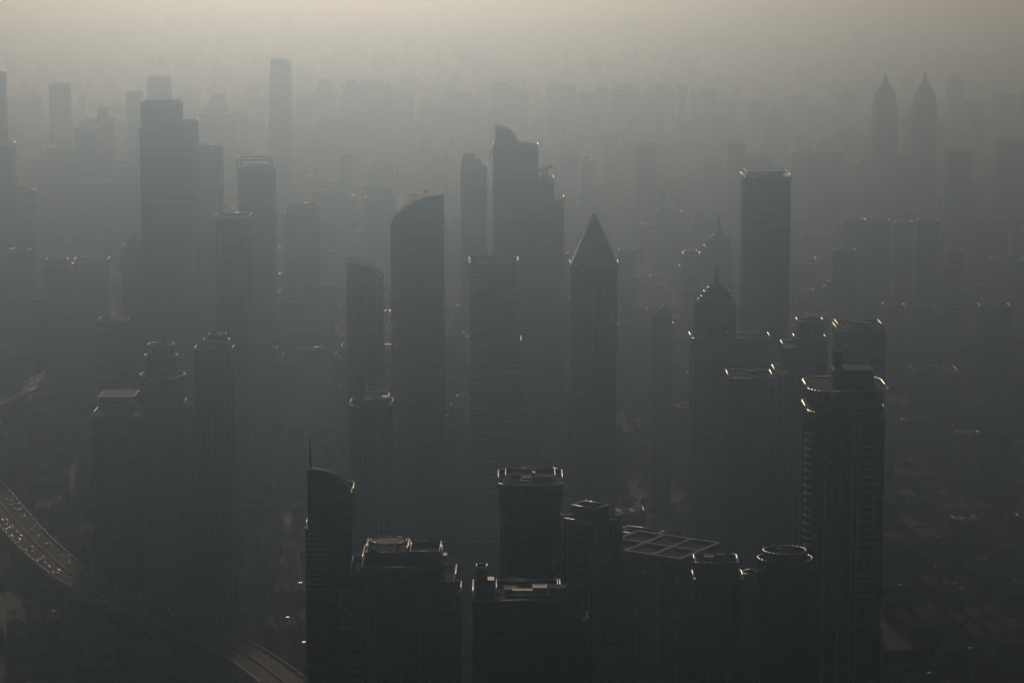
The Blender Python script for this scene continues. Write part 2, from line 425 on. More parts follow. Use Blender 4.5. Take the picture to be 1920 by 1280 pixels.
def slab_tower():
    t = Tower('slab_tower', 'tall plain glass tower with softly rounded flared top, standing alone right of centre', 2800, 1436, 46, phrase='the tall plain slab tower')
    w = t.m(86); body = rounded(w, 46, 4, 4); top = rounded(t.m(91), 49, 4, 4); zt, zn = t.z(327), t.z(337)
    b = t.skin(body, 0, zn, 'glass', parapet=0)
    t.part('flared_crown', MB().prism(body, zn - .2, zn + (zt - zn) * .5, top, cap=False).prism(top, zn + (zt - zn) * .5, zt), 'glass_blue')
    t.part('coping', MB().rail(top, zt + .2, .4), 'coping')
    # roof gantry with rail
    g = MB(); rr = rounded(t.m(78), 40, 4, 3)
    g.rail(rr, zt + 3.6, .3)
    for x, y in rr[::2]: g.tube((x, y, zt), (x, y, zt + 3.6), .25)
    t.part('roof_gantry', g, 'dark_metal')
    t.part('corner_glint', MB().box(t.x(1391), t.x(1397), -24, -18, zt + .1, zt + 3.2).quad((t.x(1391), -24, zt + 3.4), (t.x(1397), -24, zt + 3.4), (t.x(1397), -17.6, zt + 4.6), (t.x(1391), -17.6, zt + 4.6)), 'bright_metal')  # bright metal wedge standing in for a glint on the crown's corner
    t.plant(40, 36, zt, 4, 3.5)
    t.done(40)
slab_tower()

def ornate_tower():
    t = Tower('ornate_dome_tower', 'ornate tower crowned by stepped dome and spire, medallion on its upper storeys', 2350, 1339, 36, phrase='the ornate domed tower')
    zc, zd, ze, zk, zs = t.z(630), t.z(566), t.z(533), t.z(524), t.z(495)
    w = t.m(78); lo = cham(t.m(74), 36, 4); lo = move(lo, t.x(1336), 0)
    b = t.skin(lo, 0, zc, 'stone', parapet=0)
    t.part('cornice', MB().ring(lo, zc - 1.2, zc + .5, 1.6, -1), 'pale_stone'); t.part('cornice_coping', MB().rail(grow(lo, 1.6), zc + .6, .65), 'coping')
    dr = move(cham(t.m(64), 31, 5), t.x(1344), 0)
    d = t.skin(dr, zc - .3, zd, 'stone', 'drum', parapet=1.0)
    # recessed arch bays and the round medallion
    for px in (1330, 1344, 1358):
        t.part('arched_window', MB().box(t.x(px) - 2.2, t.x(px) + 2.2, -15.9, -15.4, t.z(624), t.z(608)), 'glass_dark')
    zm = t.z(599); rg = MB()
    n = 20; P = [(t.x(1345) + 3.4 * math.cos(2 * math.pi * i / n), -16.4, zm + 3.4 * math.sin(2 * math.pi * i / n)) for i in range(n)]
    for i in range(n): rg.tube(P[i], P[(i + 1) % n], .45)
    t.part('medallion', rg, 'coping')
    # corner turrets with open frames on the sun side
    for px, top in ((1304, 558), (1311, 552), (1376, 566)):
        x = t.x(px); zz = t.z(top)
        q = t.part('turret', MB().prism(move(cham(2.6, 2.6, .7), x, -12), zc - .2, zz - 3).lathe([(1.6, zz - 3), (1.9, zz - 2), (1.2, zz - 1), (.1, zz + 1.5)], 8, x, -12), 'pale_stone')
        t.part('turret_ring', MB().rail(move(circle(4.0, 4.0, 10), x, -12), zz - 2.8, .3), 'bright_metal', parent=q)
    # the dome in steps, ribs with bright rolls
    prof = [(w * .45, zd), (w * .45, zd + 1.5), (w * .42, zd + 2), (w * .39, zd + (ze - zd) * .35), (w * .31, zd + (ze - zd) * .62), (w * .21, zd + (ze - zd) * .85), (w * .15, ze)]
    do = t.part('dome', MB().lathe(prof, 24, t.x(1344), 0), 'glass_blue', smooth=False)
    for (r, z), in zip(prof[2:]): t.part('dome_roll', MB().rail(move(circle(2 * r + .6, 2 * r + .6, 24), t.x(1344), 0), z, .55), 'coping', parent=do)
    rb = MB()
    for i in range(12):
        a = 2 * math.pi * i / 12
        rb.path([(t.x(1344) + (r + .2) * math.cos(a), (r + .2) * math.sin(a), z) for r, z in prof[1:]], .3, 6)
    t.part('dome_ribs', rb, 'coping', parent=do)
    t.part('lantern', MB().lathe([(w * .15, ze), (w * .16, ze + .8), (w * .09, ze + 1.2), (w * .085, zk - 1), (w * .11, zk - .7), (.8, zk + 1.5)], 14, t.x(1343), 0), 'pale_stone')
    t.part('spire', MB().tube((t.x(1343), 0, zk), (t.x(1343), 0, zk + (zs - zk) * .5), 1.1, 8, .7).tube((t.x(1343), 0, zk + (zs - zk) * .5), (t.x(1343), 0, zs), .7, 8, .2), 'dark_metal')
    # bright metal corner strip low down on the sun side
    t.part('corner_strip', MB().tube((t.x(1299.5), -15, t.z(862)), (t.x(1299.5), -15, t.z(640)), .5, 8), 'bright_metal')
    t.done(32)
ornate_tower()

def ringed_tower():
    t = Tower('ring_crown_tower', 'near dark tower with thin bright halo rims, rooftop box and chimney', 1700, 1591, 44, phrase='the near halo-rimmed tower')
    P = lambda a, b, d, r: move(rounded(t.x(b) - t.x(a), d, r, 6), (t.x(a) + t.x(b)) / 2, 0)
    zr, z2, zb = t.z(720), t.z(760), t.z(775)
    body = P(1519, 1661, 40, 6)
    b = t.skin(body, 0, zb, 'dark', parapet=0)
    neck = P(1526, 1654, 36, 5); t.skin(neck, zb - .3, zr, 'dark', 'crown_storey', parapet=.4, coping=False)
    for z, o in ((zr, P(1517, 1665, 43, 9)), (z2, P(1517, 1663, 42, 8))):
        q = t.part('halo_slab', MB().ring(o, z - .5, z + .35, .3, -1.3), 'dark_panel')
        t.part('halo_rim', MB().rail(grow(o, .3), z, .5, 8), 'bright_metal', parent=q)
    for x, y in neck[::3]: t.part('crown_column', MB().tube((x * 1.02, y * 1.02, zb), (x * 1.02, y * 1.02, zr - .4), .3), 'concrete')
    # the deep groove that splits the front, and the louvred half beside it
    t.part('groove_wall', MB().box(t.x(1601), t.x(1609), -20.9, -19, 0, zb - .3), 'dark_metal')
    for px in (1548, 1577, 1600, 1610, 1640):
        t.part('pier', MB().box(t.x(px) - .6, t.x(px) + .6, -21.0, -19, 0, zb - .2), 'concrete')
    z = t.z(1100); f = None; k = 0
    while z < zb - 3:
        if f is None: f = t.part('louvre', MB().box(t.x(1613), t.x(1652), -20.9, -19.6, 0, .9), 'concrete'); f.location.z = z
        else: share('louvre', f.data, t.o, (0, 0, z))
        z += 4.0
    # little balconies up the sun-side edge
    z = t.z(1010); f = g = None
    while z < zb - 6:
        arc = [(t.x(1520) + 2.6 * math.cos(R(a)), -16 + 2.6 * math.sin(R(a))) for a in range(120, 301, 30)]
        if f is None:
            f = t.part('balcony', MB().prism(arc, 0, .4, bottom=True), 'concrete'); f.location.z = z
            g = t.part('balcony_rail', MB().rail(arc, 1.1, .22, 6, closed=False), 'coping', parent=f)
        else:
            q = share('balcony', f.data, t.o, (0, 0, z)); share('balcony_rail', g.data, q)
        z += 4.0
    # rooftop box and chimney
    t.part('rooftop_box', MB().box(t.x(1584), t.x(1640), -10, 12, zr - .3, t.z(689)).ring(move(rect(t.m(56), 22), t.x(1612), 1), t.z(689) - .8, t.z(687.5), .3, -.4), 'dark_panel')
    t.part('plant_room', MB().box(t.x(1565), t.x(1583.5), -8, 8, zr - .3, t.z(690)), 'grey_panel')
    t.part('chimney', MB().box(t.x(1570), t.x(1583), -3, 2, t.z(690) - .2, t.z(658)).ring(move(rect(t.m(13), 5), t.x(1576.5), -.5), t.z(660), t.z(657.5), .25, -.3), 'dark_panel')
    for i, px in enumerate((1554, 1563, 1575, 1590)):
        t.part('porthole', MB().lathe([(.1, 0), (1.1, 0), (1.3, .35), (1.3, .6)], 12), 'dark_metal').matrix_local = Matrix.Translation((t.x(px), -18.25, t.z(766))) @ Matrix.Rotation(R(90), 4, 'X')
    t.done(36)
ringed_tower()

def fin_tower():
    t = Tower('fin_tower', 'near slim tower with quarter-round glass fin and thin mast, lower left of centre', 1500, 613, 28, phrase='the quarter-round fin tower')
    zl, zf = t.z(918), t.z(980)
    lo = move(rounded(t.x(652) - t.x(570), 28, 3, 3), t.x(611), 0)
    t.skin(lo, 0, zf, 'dark', 'lower_body', parapet=0)
    t.part('ledge', MB().ring(lo, zf - .6, zf + .5, .5, -2), 'concrete'); t.part('ledge_coping', MB().rail(grow(lo, .5), zf + .5, .3), 'coping')
    up = move(rounded(t.x(657) - t.x(575), 26, 3, 3), t.x(616), 0)
    t.skin(up, zf - .4, zl, 'glass', 'upper_body', parapet=.9)
    # the quarter-round crown: a thick curved fin with a glazed field set back inside it
    arc = [(576.5, 871)] + [(576.5 + 79 * math.sin(R(a)), 918 - 47 * math.cos(R(a))) for a in range(8, 91, 7)]
    prof = [(t.x(576.5), zl), (t.x(655.5), zl)] + [(t.x(a), t.z(b)) for a, b in reversed(arc)]
    t.part('crown_glazing', MB().slab(prof, -9.5, -7.5, True), ['glass_blue', 'roof_gravel'])
    outer = [(t.x(a), t.z(b)) for a, b in arc]
    sh = MB(); th = 1.2
    for (ax, az), (bx, bz) in zip(outer[:-1], outer[1:]):
        sh.quad((ax, -11.5, az + .3), (ax, -11.5, az - th), (bx, -11.5, bz - th), (bx, -11.5, bz + .3))
        sh.quad((ax, -11.5, az + .3), (bx, -11.5, bz + .3), (bx, -6.5, bz + .3), (ax, -6.5, az + .3))
        sh.quad((ax, -6.5, az + .3), (bx, -6.5, bz + .3), (bx, -6.5, bz - th), (ax, -6.5, az - th))
        sh.quad((ax, -11.5, az - th), (ax, -9.4, az - th), (bx, -9.4, bz - th), (bx, -11.5, bz - th))
    sf = t.part('crown_shell', sh, 'dark_panel')
    t.part('crown_rim', MB().path([(x, -11.4, z + .35) for x, z in outer], .22, 8), 'coping', parent=sf)
    t.part('side_fin', MB().box(t.x(574), t.x(577.5), -12, 11, zf, t.z(869.5)), 'dark_panel')
    for px in (590, 606, 622, 638):
        zz = t.z(918 - 47 * math.sqrt(max(0, 1 - ((px - 576.5) / 79) ** 2))) - 1.5
        t.part('mullion', MB().box(t.x(px) - .12, t.x(px) + .12, -9.9, -9.4, zl, zz), 'grey_panel')
    for k in range(1, 4):
        z = zl + (t.z(871) - zl) * k / 4; xr = t.x(576.5 + 79 * math.sqrt(max(0, 1 - (k / 4) ** 2)))
        t.part('transom', MB().box(t.x(577), xr - .6, -9.85, -9.4, z, z + .3), 'grey_panel')
    t.mast(t.x(577), 0, t.z(872), t.z(813), .42)
    # louvred strip, and the exposed white column with cross beams on the right
    z = t.z(1240); f = None
    while z < zf - 1.5:
        if f is None: f = t.part('louvre', MB().box(t.x(571.5), t.x(610), -14.8, -13.8, 0, .8), 'grey_panel'); f.location.z = z
        else: share('louvre', f.data, t.o, (0, 0, z))
        z += 2.4
    t.part('white_column', MB().tube((t.x(636), -15.2, t.z(1175)), (t.x(636), -15.2, t.z(1055)), .55, 10), 'pale_stone')
    for py in (1090, 1125, 1160): t.part('cross_beam', MB().box(t.x(624), t.x(649), -15.9, -14.0, t.z(py) - .35, t.z(py) + .35), 'pale_stone')
    t.done(26)
fin_tower()

def waist_tower():
    t = Tower('waisted_tower', 'near dark glass tower, slightly waisted, pale roof terrace inside thin bright rim', 1500, 995, 36, phrase='the near waisted glass tower')
    A = lambda a, b, d: move(cham(t.x(b) - t.x(a), d, 4), (t.x(a) + t.x(b)) / 2, 0)
    zt, zw = t.z(900), t.z(948)
    top, mid, bot = A(934, 1056, 38), A(938, 1052, 35), A(935, 1055, 37)
    t.part('tower_body', MB().prism(bot, 0, t.z(1120), cap=False).prism(bot, t.z(1120), zw, mid, cap=False).prism(mid, zw, zt, top, cap_mi=1), ['glass_dark', 'roof_pale'])
    f = MB()
    for k in range(9):
        u = k / 8
        for q0, z0, q1, z1 in ((bot, t.z(1120), mid, zw), (mid, zw, top, zt)):
            a = Vector(q0[0]).lerp(Vector(q0[1]), u); b = Vector(q1[0]).lerp(Vector(q1[1]), u); f.tube((a.x, a.y - .1, z0), (b.x, b.y - .1, z1), .16, 5)
    t.part('mullions', f, 'dark_panel', 'stuff')
    z = t.z(1290)
    while z < zt - 2:
        if z > zw: q = [tuple(Vector(m).lerp(Vector(n), (z - zw) / (zt - zw))) for m, n in zip(mid, top)]
        elif z > t.z(1120): q = [tuple(Vector(m).lerp(Vector(n), (z - t.z(1120)) / (zw - t.z(1120)))) for m, n in zip(bot, mid)]
        else: q = bot
        t.part('floor_band', MB().ring(q, z, z + .4, .12, -.3), 'dark_panel'); z += 4.0
    t.part('parapet', MB().ring(top, zt - .8, zt + 1.6, .25, -.5), 'dark_panel'); t.part('coping', MB().rail(top, zt + 1.75, .28), 'coping')
    t.part('terrace', MB().box(t.x(952), t.x(1020), -10, 12, zt + .05, zt + .5), 'roof_pale')
    inner = move(rect(t.m(96), 26), t.x(995), 0)
    t.part('gantry_track', MB().rail(inner, zt + 2.6, .25), 'coping')
    t.part('cradle', MB().box(t.x(998), t.x(1004), 0, 4, zt + .4, zt + 3.5).tube((t.x(1001), 2, zt + 3), (t.x(992), -6, zt + 5.5), .3), 'dark_metal')
    t.plant(26, 20, zt, 3, 2.6)
    t.done(30)
waist_tower()

def diagonal_tower():
    t = Tower('corner_tower', 'near pale-edged square tower set cornerwise, bright roof edges, behind waisted glass tower', 1560, 1110, 34, phrase='the cornerwise square tower')
    w = t.m(110); poly = outline('rect', w, w * .8, -38); zt = t.z(976)
    t.skin(poly, 0, zt, 'ribs', parapet=1.6)
    inner = [(x * .62, y * .62) for x, y in poly]; t.skin(inner, zt - .2, zt + 7, 'plain', 'penthouse', parapet=.8)
    for x, y in poly: t.part('corner_pier', MB().prism(move(rect(3.2, 3.2, R(-38)), x, y), 0, zt + 3.2), 'pale_stone')
    t.plant(10, 8, zt + 7, 2, 2.5)
    t.done(26)
diagonal_tower()

def coffer_block():
    t = Tower('coffer_roof_block', 'broad pale block whose flat roof is a grid of square sunken wells', 1640, 1243, 46, phrase='the well-roofed pale block', cat='building')
    z = t.z(1020); rot = R(-33); W, D = 48.0, 40.0
    base = rect(W, D, rot); t.o.rotation_euler.z = 0
    t.part('building_body', MB().prism(rect(W - 1, D - 1, rot), 0, z - 3, cap=True), 'grey_panel')
    g = MB(); nx, ny = 3, 2; cw, cd = W / nx, D / ny; T = lambda x, y: turn([(x, y)], rot)[0]
    rim = 2.2
    for i in range(nx + 1):
        x = -W / 2 + i * cw; p = [T(x - rim / 2, -D / 2), T(x + rim / 2, -D / 2), T(x + rim / 2, D / 2), T(x - rim / 2, D / 2)]; t.part('roof_beam', MB().prism(p, z - 3.2, z, bottom=True), 'concrete')
    for j in range(ny + 1):
        y = -D / 2 + j * cd; p = [T(-W / 2 - rim / 2, y - rim / 2), T(W / 2 + rim / 2, y - rim / 2), T(W / 2 + rim / 2, y + rim / 2), T(-W / 2 - rim / 2, y + rim / 2)]; t.part('roof_beam', MB().prism(p, z - 3.1, z + .06, bottom=True), 'concrete')
    for i in range(nx):
        for j in range(ny):     # curved sail in the corner of every well
            x0, y0 = -W / 2 + i * cw + rim / 2, -D / 2 + j * cd + rim / 2; m = MB(); a, b = cw - rim, cd - rim
            n = 6
            for k in range(n):
                u0, u1 = k / n, (k + 1) / n; h = lambda u: z - .3 - 1.3 * math.sin(u * math.pi / 2)
                m.quad((*T(x0 + a * u0, y0), h(u0)), (*T(x0 + a * u1, y0), h(u1)), (*T(x0 + a * u1, y0 + b), h(u1)), (*T(x0 + a * u0, y0 + b), h(u0)))
            t.part('roof_well', m, 'roof_pale')
    for k, (i, u) in enumerate([(0, .02), (0, .25), (0, .5), (0, .75), (0, .98), (3, .2), (3, .45), (3, .7), (3, .97)]):
        p, q = Vector(base[i]), Vector(base[(i + 1) % 4]); c = p.lerp(q, u)
        t.part('pilaster', MB().prism(move(rect(2.4, 2.4, rot), c.x, c.y), 0, z - 3.2), 'pale_stone')
    zz = t.z(1130)
    while zz < z - 6:
        t.part('floor_band', MB().ring(rect(W - 1, D - 1, rot), zz, zz + .8, .35, -.3), 'concrete'); zz += 4.2
    t.part('bright_plate', MB().box(t.x(1205), t.x(1212), -26, -23, t.z(1052), t.z(1045)), 'bright_metal')
    t.done(40)
    u = Tower('annex_block', 'low pale strip-roofed annex behind the block with sunken roof wells', 1730, 1205, 20, cat='building')
    z = u.z(1000); q = rect(u.m(80), 14, R(-30)); u.skin(q, 0, z, 'bands', 'building_body', roof='roof_pale')
    for k in range(3): u.part('roof_strip', MB().prism(move(rect(6.5, 5, R(-30)), -9 + k * 9, 5.2 - k * 5.2), z + .02, z + 1.4), 'roof_sheet')
    u.done(20)
coffer_block()

def crown_cluster():
    t = Tower('angular_roof_tower', 'near broad dark tower with angular helideck rim and tiered shoulders at lower centre-left', 1440, 745, 40, phrase='the helideck-rimmed tower')
    m = lambda a, b, d: move(rect(t.x(b) - t.x(a), d), (t.x(a) + t.x(b)) / 2, 0)
    t.skin(m(676, 822, 40), 0, t.z(1048), 'ribs')
    t.skin(m(822.5, 850, 30), 0, t.z(1080), 'ribs', 'side_wing'); t.skin(m(850.5, 862, 22), 0, t.z(1106), 'bands', 'stair_wing')
    t.skin(m(652, 675.5, 30), 0, t.z(1062), 'bands', 'column_wing'); t.skin(m(683, 760, 26), t.z(1048) - .3, t.z(1028), 'plain', 'crown')
    t.skin(move(m(765, 822, 20), 0, 4), t.z(1048) - .3, t.z(1034), 'plain', 'upper_tier')
    hx, hz = t.x(724), t.z(1013); oc = [(hx + 8.2 * math.cos(R(22.5 + 45 * i)) * 1.05, 8.0 * math.sin(R(22.5 + 45 * i))) for i in range(8)]
    d = t.part('helideck', MB().prism(oc, hz - .5, hz, bottom=True), 'dark_panel'); t.part('deck_rim', MB().rail(oc, hz + .1, .28), 'coping', parent=d)
    t.part('deck_legs', MB().tube((hx - 4, -4, t.z(1028)), (hx - 5, -5, hz), .4).tube((hx + 4, -4, t.z(1028)), (hx + 5, -5, hz), .4).tube((hx, 5, t.z(1028)), (hx, 6, hz), .4), 'dark_metal', parent=d)
    t.part('sloping_screen', MB().slab([(t.x(686), t.z(1030)), (t.x(714), t.z(1030)), (t.x(708), t.z(1020)), (t.x(694), t.z(1013))], -14, -13), 'roof_sheet')
    for px in (688, 700): t.part('front_column', MB().box(t.x(px) - .9, t.x(px) + .9, -21.5, -20.2, 0, t.z(1080)), 'pale_stone')
    t.plant(30, 24, t.z(1048), 3, 4, cx=t.x(790)); t.done(42)
crown_cluster()

def chimney_cluster():
    t = Tower('notched_tower', 'nearest dark tower with notched stair turret at bottom centre', 1330, 985, 34, phrase='the nearest notched tower')
    m = lambda a, b, d: move(rect(t.x(b) - t.x(a), d), (t.x(a) + t.x(b)) / 2, 0)
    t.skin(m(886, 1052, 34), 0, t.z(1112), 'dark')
    t.skin(move(m(894, 911, 6), 0, -8), t.z(1112) - .3, t.z(1055), 'plain', 'stair_turret', parapet=.7)
    q = t.skin(move(m(911.5, 926, 6), 0, -8), t.z(1112) - .3, t.z(1079), 'plain', 'side_turret', parapet=0)
    for k in range(5): x = t.x(912.5 + k * 3); t.part('merlon', MB().box(x - .25, x + .25, -11, -5, t.z(1079) - .1, t.z(1075)), 'grey_panel')
    t.part('roof_frame', MB().rail(m(930, 1048, 26), t.z(1100), .22).rail(m(930, 1048, 30), t.z(1106), .22), 'coping')
    t.plant(34, 22, t.z(1112), 4, 3.5, cx=t.x(1000)); t.mast(t.x(895.5), -8, t.z(1055), t.z(1046), .12); t.mast(t.x(909.5), -8, t.z(1055), t.z(1050), .12)
    t.done(34)
    u = Tower('round_turret_block', 'nearest round-cornered dark block beside the notched tower, low at bottom centre', 1400, 1073, 22, cat='building')
    p = rounded(u.m(66), 22, 8, 5); u.skin(p, 0, u.z(1158), 'gloom', 'building_body'); u.plant(14, 14, u.z(1158), 2, 3); u.done(20)
chimney_cluster()

def hat_building():
    t = Tower('hat_top_tower', 'dark broad tower with flared crown like a flat hat, before the ringed spire tower', 2480, 214, 40, phrase='the flat-hatted tower')
    w = t.x(262) - t.x(167); t.skin(rect(w, 40), 0, t.z(775), 'dark')
    nk = rect(t.m(56), 26); t.part('neck', MB().prism(nk, t.z(775) - .2, t.z(762)), 'dark_panel')
    a, b = rect(t.m(60), 28), rect(t.m(68), 31)
    t.part('flared_crown', MB().prism(a, t.z(762), t.z(745), b, bottom=True, cap=False).prism(b, t.z(745), t.z(738)), 'dark_panel'); t.part('coping', MB().ring(b, t.z(739), t.z(737), .3, -.5), 'grey_panel')
    t.part('crown_band', MB().ring(rect(t.m(64), 29.5), t.z(753), t.z(751), .3, -.6), 'coping')
    t.plant(34, 30, t.z(775), 2, 2.5); t.done(34)
hat_building()

def ring_spire_tower():
    t = Tower('ring_spire_tower', 'stepped round tower with three bright rim rings and needle spire, at left', 2400, 300, 36, phrase='the three-ringed spire tower')
    C = lambda a, b: move(circle(t.x(b) - t.x(a), (t.x(b) - t.x(a)) * .95, 26), (t.x(a) + t.x(b)) / 2, 0)
    z3, z2, z1 = t.z(704), t.z(668), t.z(648)
    t.skin(C(261, 340), 0, z3, 'flats', parapet=0); t.skin(C(270, 328), z3 - .3, z2, 'flats', 'upper_tier', parapet=0); t.skin(C(277, 322), z2 - .3, z1, 'glass', 'lantern_storey', parapet=0)
    for a, b, z in ((258, 343, z3), (268, 329, z2), (274, 324, z1)):
        q = t.part('rim_slab', MB().ring(C(a, b), z - .6, z + .4, .2, -2.2), 'concrete'); t.part('rim_rail', MB().rail(C(a, b), z + .9, .8), 'bright_metal', parent=q)
    t.part('top_cap', MB().lathe([(t.m(20), z1), (t.m(17), z1 + 2), (t.m(7), z1 + 3), (t.m(6), t.z(636)), (.4, t.z(635))], 18, t.x(305), 0), 'dark_panel')
    t.skin(move(rect(t.x(382) - t.x(340.5), 26), (t.x(340.5) + t.x(382)) / 2, 5), 0, t.z(757), 'flats', 'side_wing')
    t.mast(t.x(306), 0, t.z(640), t.z(614), .8)
    bt = MB()
    for i in range(10): a = 2 * math.pi * i / 10; bt.tube((t.x(299.5) + 14.4 * math.cos(a), 14.0 * math.sin(a), z3), (t.x(299.5) + 13 * math.cos(a), 12.5 * math.sin(a), z2), .4)
    t.part('buttresses', bt, 'concrete'); t.done(32)
ring_spire_tower()

def twins():
    for k, (cx, tip, sh) in enumerate(((1652, 138, 'left'), (1725.5, 134, 'right'))):
        t = Tower('twin_spire_tower', f'{sh}-hand of two far twin towers with pointed spires in the haze', 4770, cx, 40, 'far twin spired towers', phrase='the far twin spires' if k == 0 else None)
        w = t.m(43); p = cham(w, w, 6); z0, z1, z2 = t.z(194), t.z(176), t.z(155)
        t.skin(p, 0, z0, 'ribs', parapet=0)
        q = cham(w * .86, w * .86, 8); t.part('shoulder', MB().prism(cham(w * .96, w * .96, 8), z0 - .2, z1, q), 'grey_panel')
        r = cham(w * .26, w * .26, 2); t.part('pointed_roof', MB().prism(q, z1, z2, r), 'dark_panel')
        t.part('roof_finial', MB().prism(r, z2, z2 + 7, cham(w * .12, w * .12, 1)), 'dark_panel')
        t.mast(0, 0, z2 + 6.5, t.z(tip), 1.7)
        for i in range(4):
            a = R(45 + 90 * i); t.part('pinnacle', MB().tube((w * .58 * math.cos(a), w * .58 * math.sin(a), z0 - 3), (w * .56 * math.cos(a), w * .56 * math.sin(a), z1 + 5), 2.2, 6, .2), 'grey_panel')
        t.done(34)
twins()

def stepped_giant():
    t = Tower('stepped_giant_tower', 'massive stepped tower with curved fin at its top, tallest near centre', 3300, 990, 56, phrase='the massive stepped tower')
    m = lambda a, b, d: move(rect(t.x(b) - t.x(a), d), (t.x(a) + t.x(b)) / 2, 0)
    t.skin(m(925, 1008, 56), 0, t.z(274), 'glass'); t.skin(m(1008.4, 1037, 48), 0, t.z(336), 'glass', 'side_wing'); t.skin(m(1037.4, 1056, 40), 0, t.z(372), 'glass', 'low_wing')
    A = lambda px, py: (t.x(px), t.z(py))
    prof = [A(929, 276), A(971, 276), A(970, 266), A(967, 256), A(960, 247), A(950, 240.5), A(940, 237.5), A(929, 235)]
    t.part('curved_fin', MB().slab(prof, -20, 16, True), ['glass_blue', 'roof_gravel']); t.part('fin_rim', MB().path([(x, -20, z) for x, z in prof[2:]], .6), 'dark_panel')
    t.part('canopy', MB().slab([A(1009, 322), A(1010, 319.5), A(1034, 310.5), A(1036, 312)], -14, 14), 'roof_gravel'); t.part('canopy_post', MB().tube((t.x(1019), 0, t.z(337)), (t.x(1019), 0, t.z(317)), .8).tube((t.x(1025), 0, t.z(337)), (t.x(1025), 0, t.z(315)), .8), 'dark_metal')
    t.part('ledge', MB().box(t.x(1000), t.x(1060), -29, 24, t.z(373), t.z(370)), 'dark_panel'); t.part('side_ledge', MB().box(t.x(919), t.x(929), -12, 10, t.z(285.5), t.z(283)), 'dark_panel')
    t.plant(40, 40, t.z(274), 3, 6, cx=t.x(985)); t.done(52)
stepped_giant()

def tapered_tower():
    t = Tower('tapered_tower', 'lone far tapering tower with slanted roof rising highest against the bright haze', 5500, 530, 44, phrase='the lone tapering tower')
    A = lambda px, py: (t.x(px), t.z(py))
    prof = [(t.x(504), 0), (t.x(553), 0), A(551, 116), A(536, 111), A(516, 110)]
    t.part('tower_body', MB().slab(prof, -22, 22, True), ['glass_blue', 'roof_gravel'])
    b = MB(); z = 20
    while z < t.z(120): f = z / t.z(112); b.box(t.x(504) + (t.x(516) - t.x(504)) * f - .2, t.x(552.5), -22.6, -21.8, z, z + 1.2); z += 8.4
    t.part('floor_bands', b, 'grey_panel', 'stuff'); t.part('roof_edge', MB().path([(x, -22, z) for x, z in prof[2:]], .7), 'dark_panel'); t.done(40)
tapered_tower()

def dome_spire():
    t = Tower('hazy_dome_tower', 'hazy far tower with domed crown and long needle spire, behind ornate domed tower', 3500, 1347, 38, phrase='the hazy needle-domed tower')
    w = t.m(52); t.skin(cham(w, w, 6), 0, t.z(462), 'stone', parapet=.8)
    t.part('dome', MB().lathe([(w * .5, t.z(462)), (w * .49, t.z(454)), (w * .42, t.z(447)), (w * .3, t.z(442)), (w * .17, t.z(438)), (w * .13, t.z(430)), (w * .06, t.z(427)), (.4, t.z(415))], 20), 'grey_panel')
    t.mast(0, 0, t.z(428), t.z(400), 1.5); t.skin(move(rect(t.m(30), 26), t.x(1296), 0), 0, t.z(478), 'stone', 'side_wing'); t.done(40)
dome_spire()

def egg_building():
    t = Tower('glass_egg_block', 'round-shouldered block with pale glass egg dome on its roof, left of centre', 2150, 693, 38, phrase='the egg-domed block', cat='building')
    p = rounded(t.m(78), 38, 9, 5); t.skin(p, 0, t.z(756), 'ribs'); q = rounded(t.m(66), 32, 8, 5); t.skin(q, t.z(756) - .3, t.z(745), 'plain', 'crown')
    x, z0, z1 = t.x(670), t.z(745), t.z(708); n = 9; r = t.m(11)
    e = t.part('egg_dome', MB().lathe([(r * math.sin(math.pi * (.28 + .72 * k / n)) if k < n else .05, z0 + (z1 - z0) * (math.cos(math.pi * .28) - math.cos(math.pi * (.28 + .72 * k / n))) / (math.cos(math.pi * .28) + 1)) for k in range(n + 1)], 18, x, 0), 'roof_pale', smooth=True)
    rb = MB()
    for i in range(9):
        a = 2 * math.pi * i / 9; rb.path([(x + (r * math.sin(math.pi * (.28 + .72 * k / n)) + .1) * math.cos(a), (r * math.sin(math.pi * (.28 + .72 * k / n)) + .1) * math.sin(a), z0 + (z1 - z0) * (math.cos(math.pi * .28) - math.cos(math.pi * (.28 + .72 * k / n))) / (math.cos(math.pi * .28) + 1)) for k in range(n + 1)], .12, 5)
    t.part('egg_ribs', rb, 'roof_sheet', parent=e); t.plant(20, 18, t.z(745), 2, 3, cx=t.x(712)); t.done(32)
egg_building()

def frame_top():
    t = Tower('frame_top_tower', 'hazy tower with open square frame standing on its roof, upper left', 3600, 485, 46, phrase='the open-frame-topped tower')
    w = t.m(65); t.skin(move(rect(w, 46), t.x(485), 0), 0, t.z(316), 'glass')
    a, b = t.x(452), t.x(510); z0, z1 = t.z(316), t.z(297); f = MB()
    for x in (a, b):
        for y in (-20, 20): f.box(x - .9, x + .9, y - .9, y + .9, z0, z1)
    t.part('frame_posts', f, 'dark_panel'); t.part('frame_ring', MB().ring([(a, -20), (b, -20), (b, 20), (a, 20)], z1 - 1.2, z1 + .8, .9, -.9), 'dark_panel')
    t.part('penthouse', MB().prism([(a + 3, -16), (b - 3, -16), (b - 3, 16), (a + 3, 16)], z0 - .2, t.z(309), cap_mi=1), ['grey_panel', 'roof_gravel']); t.done(40)
frame_top()

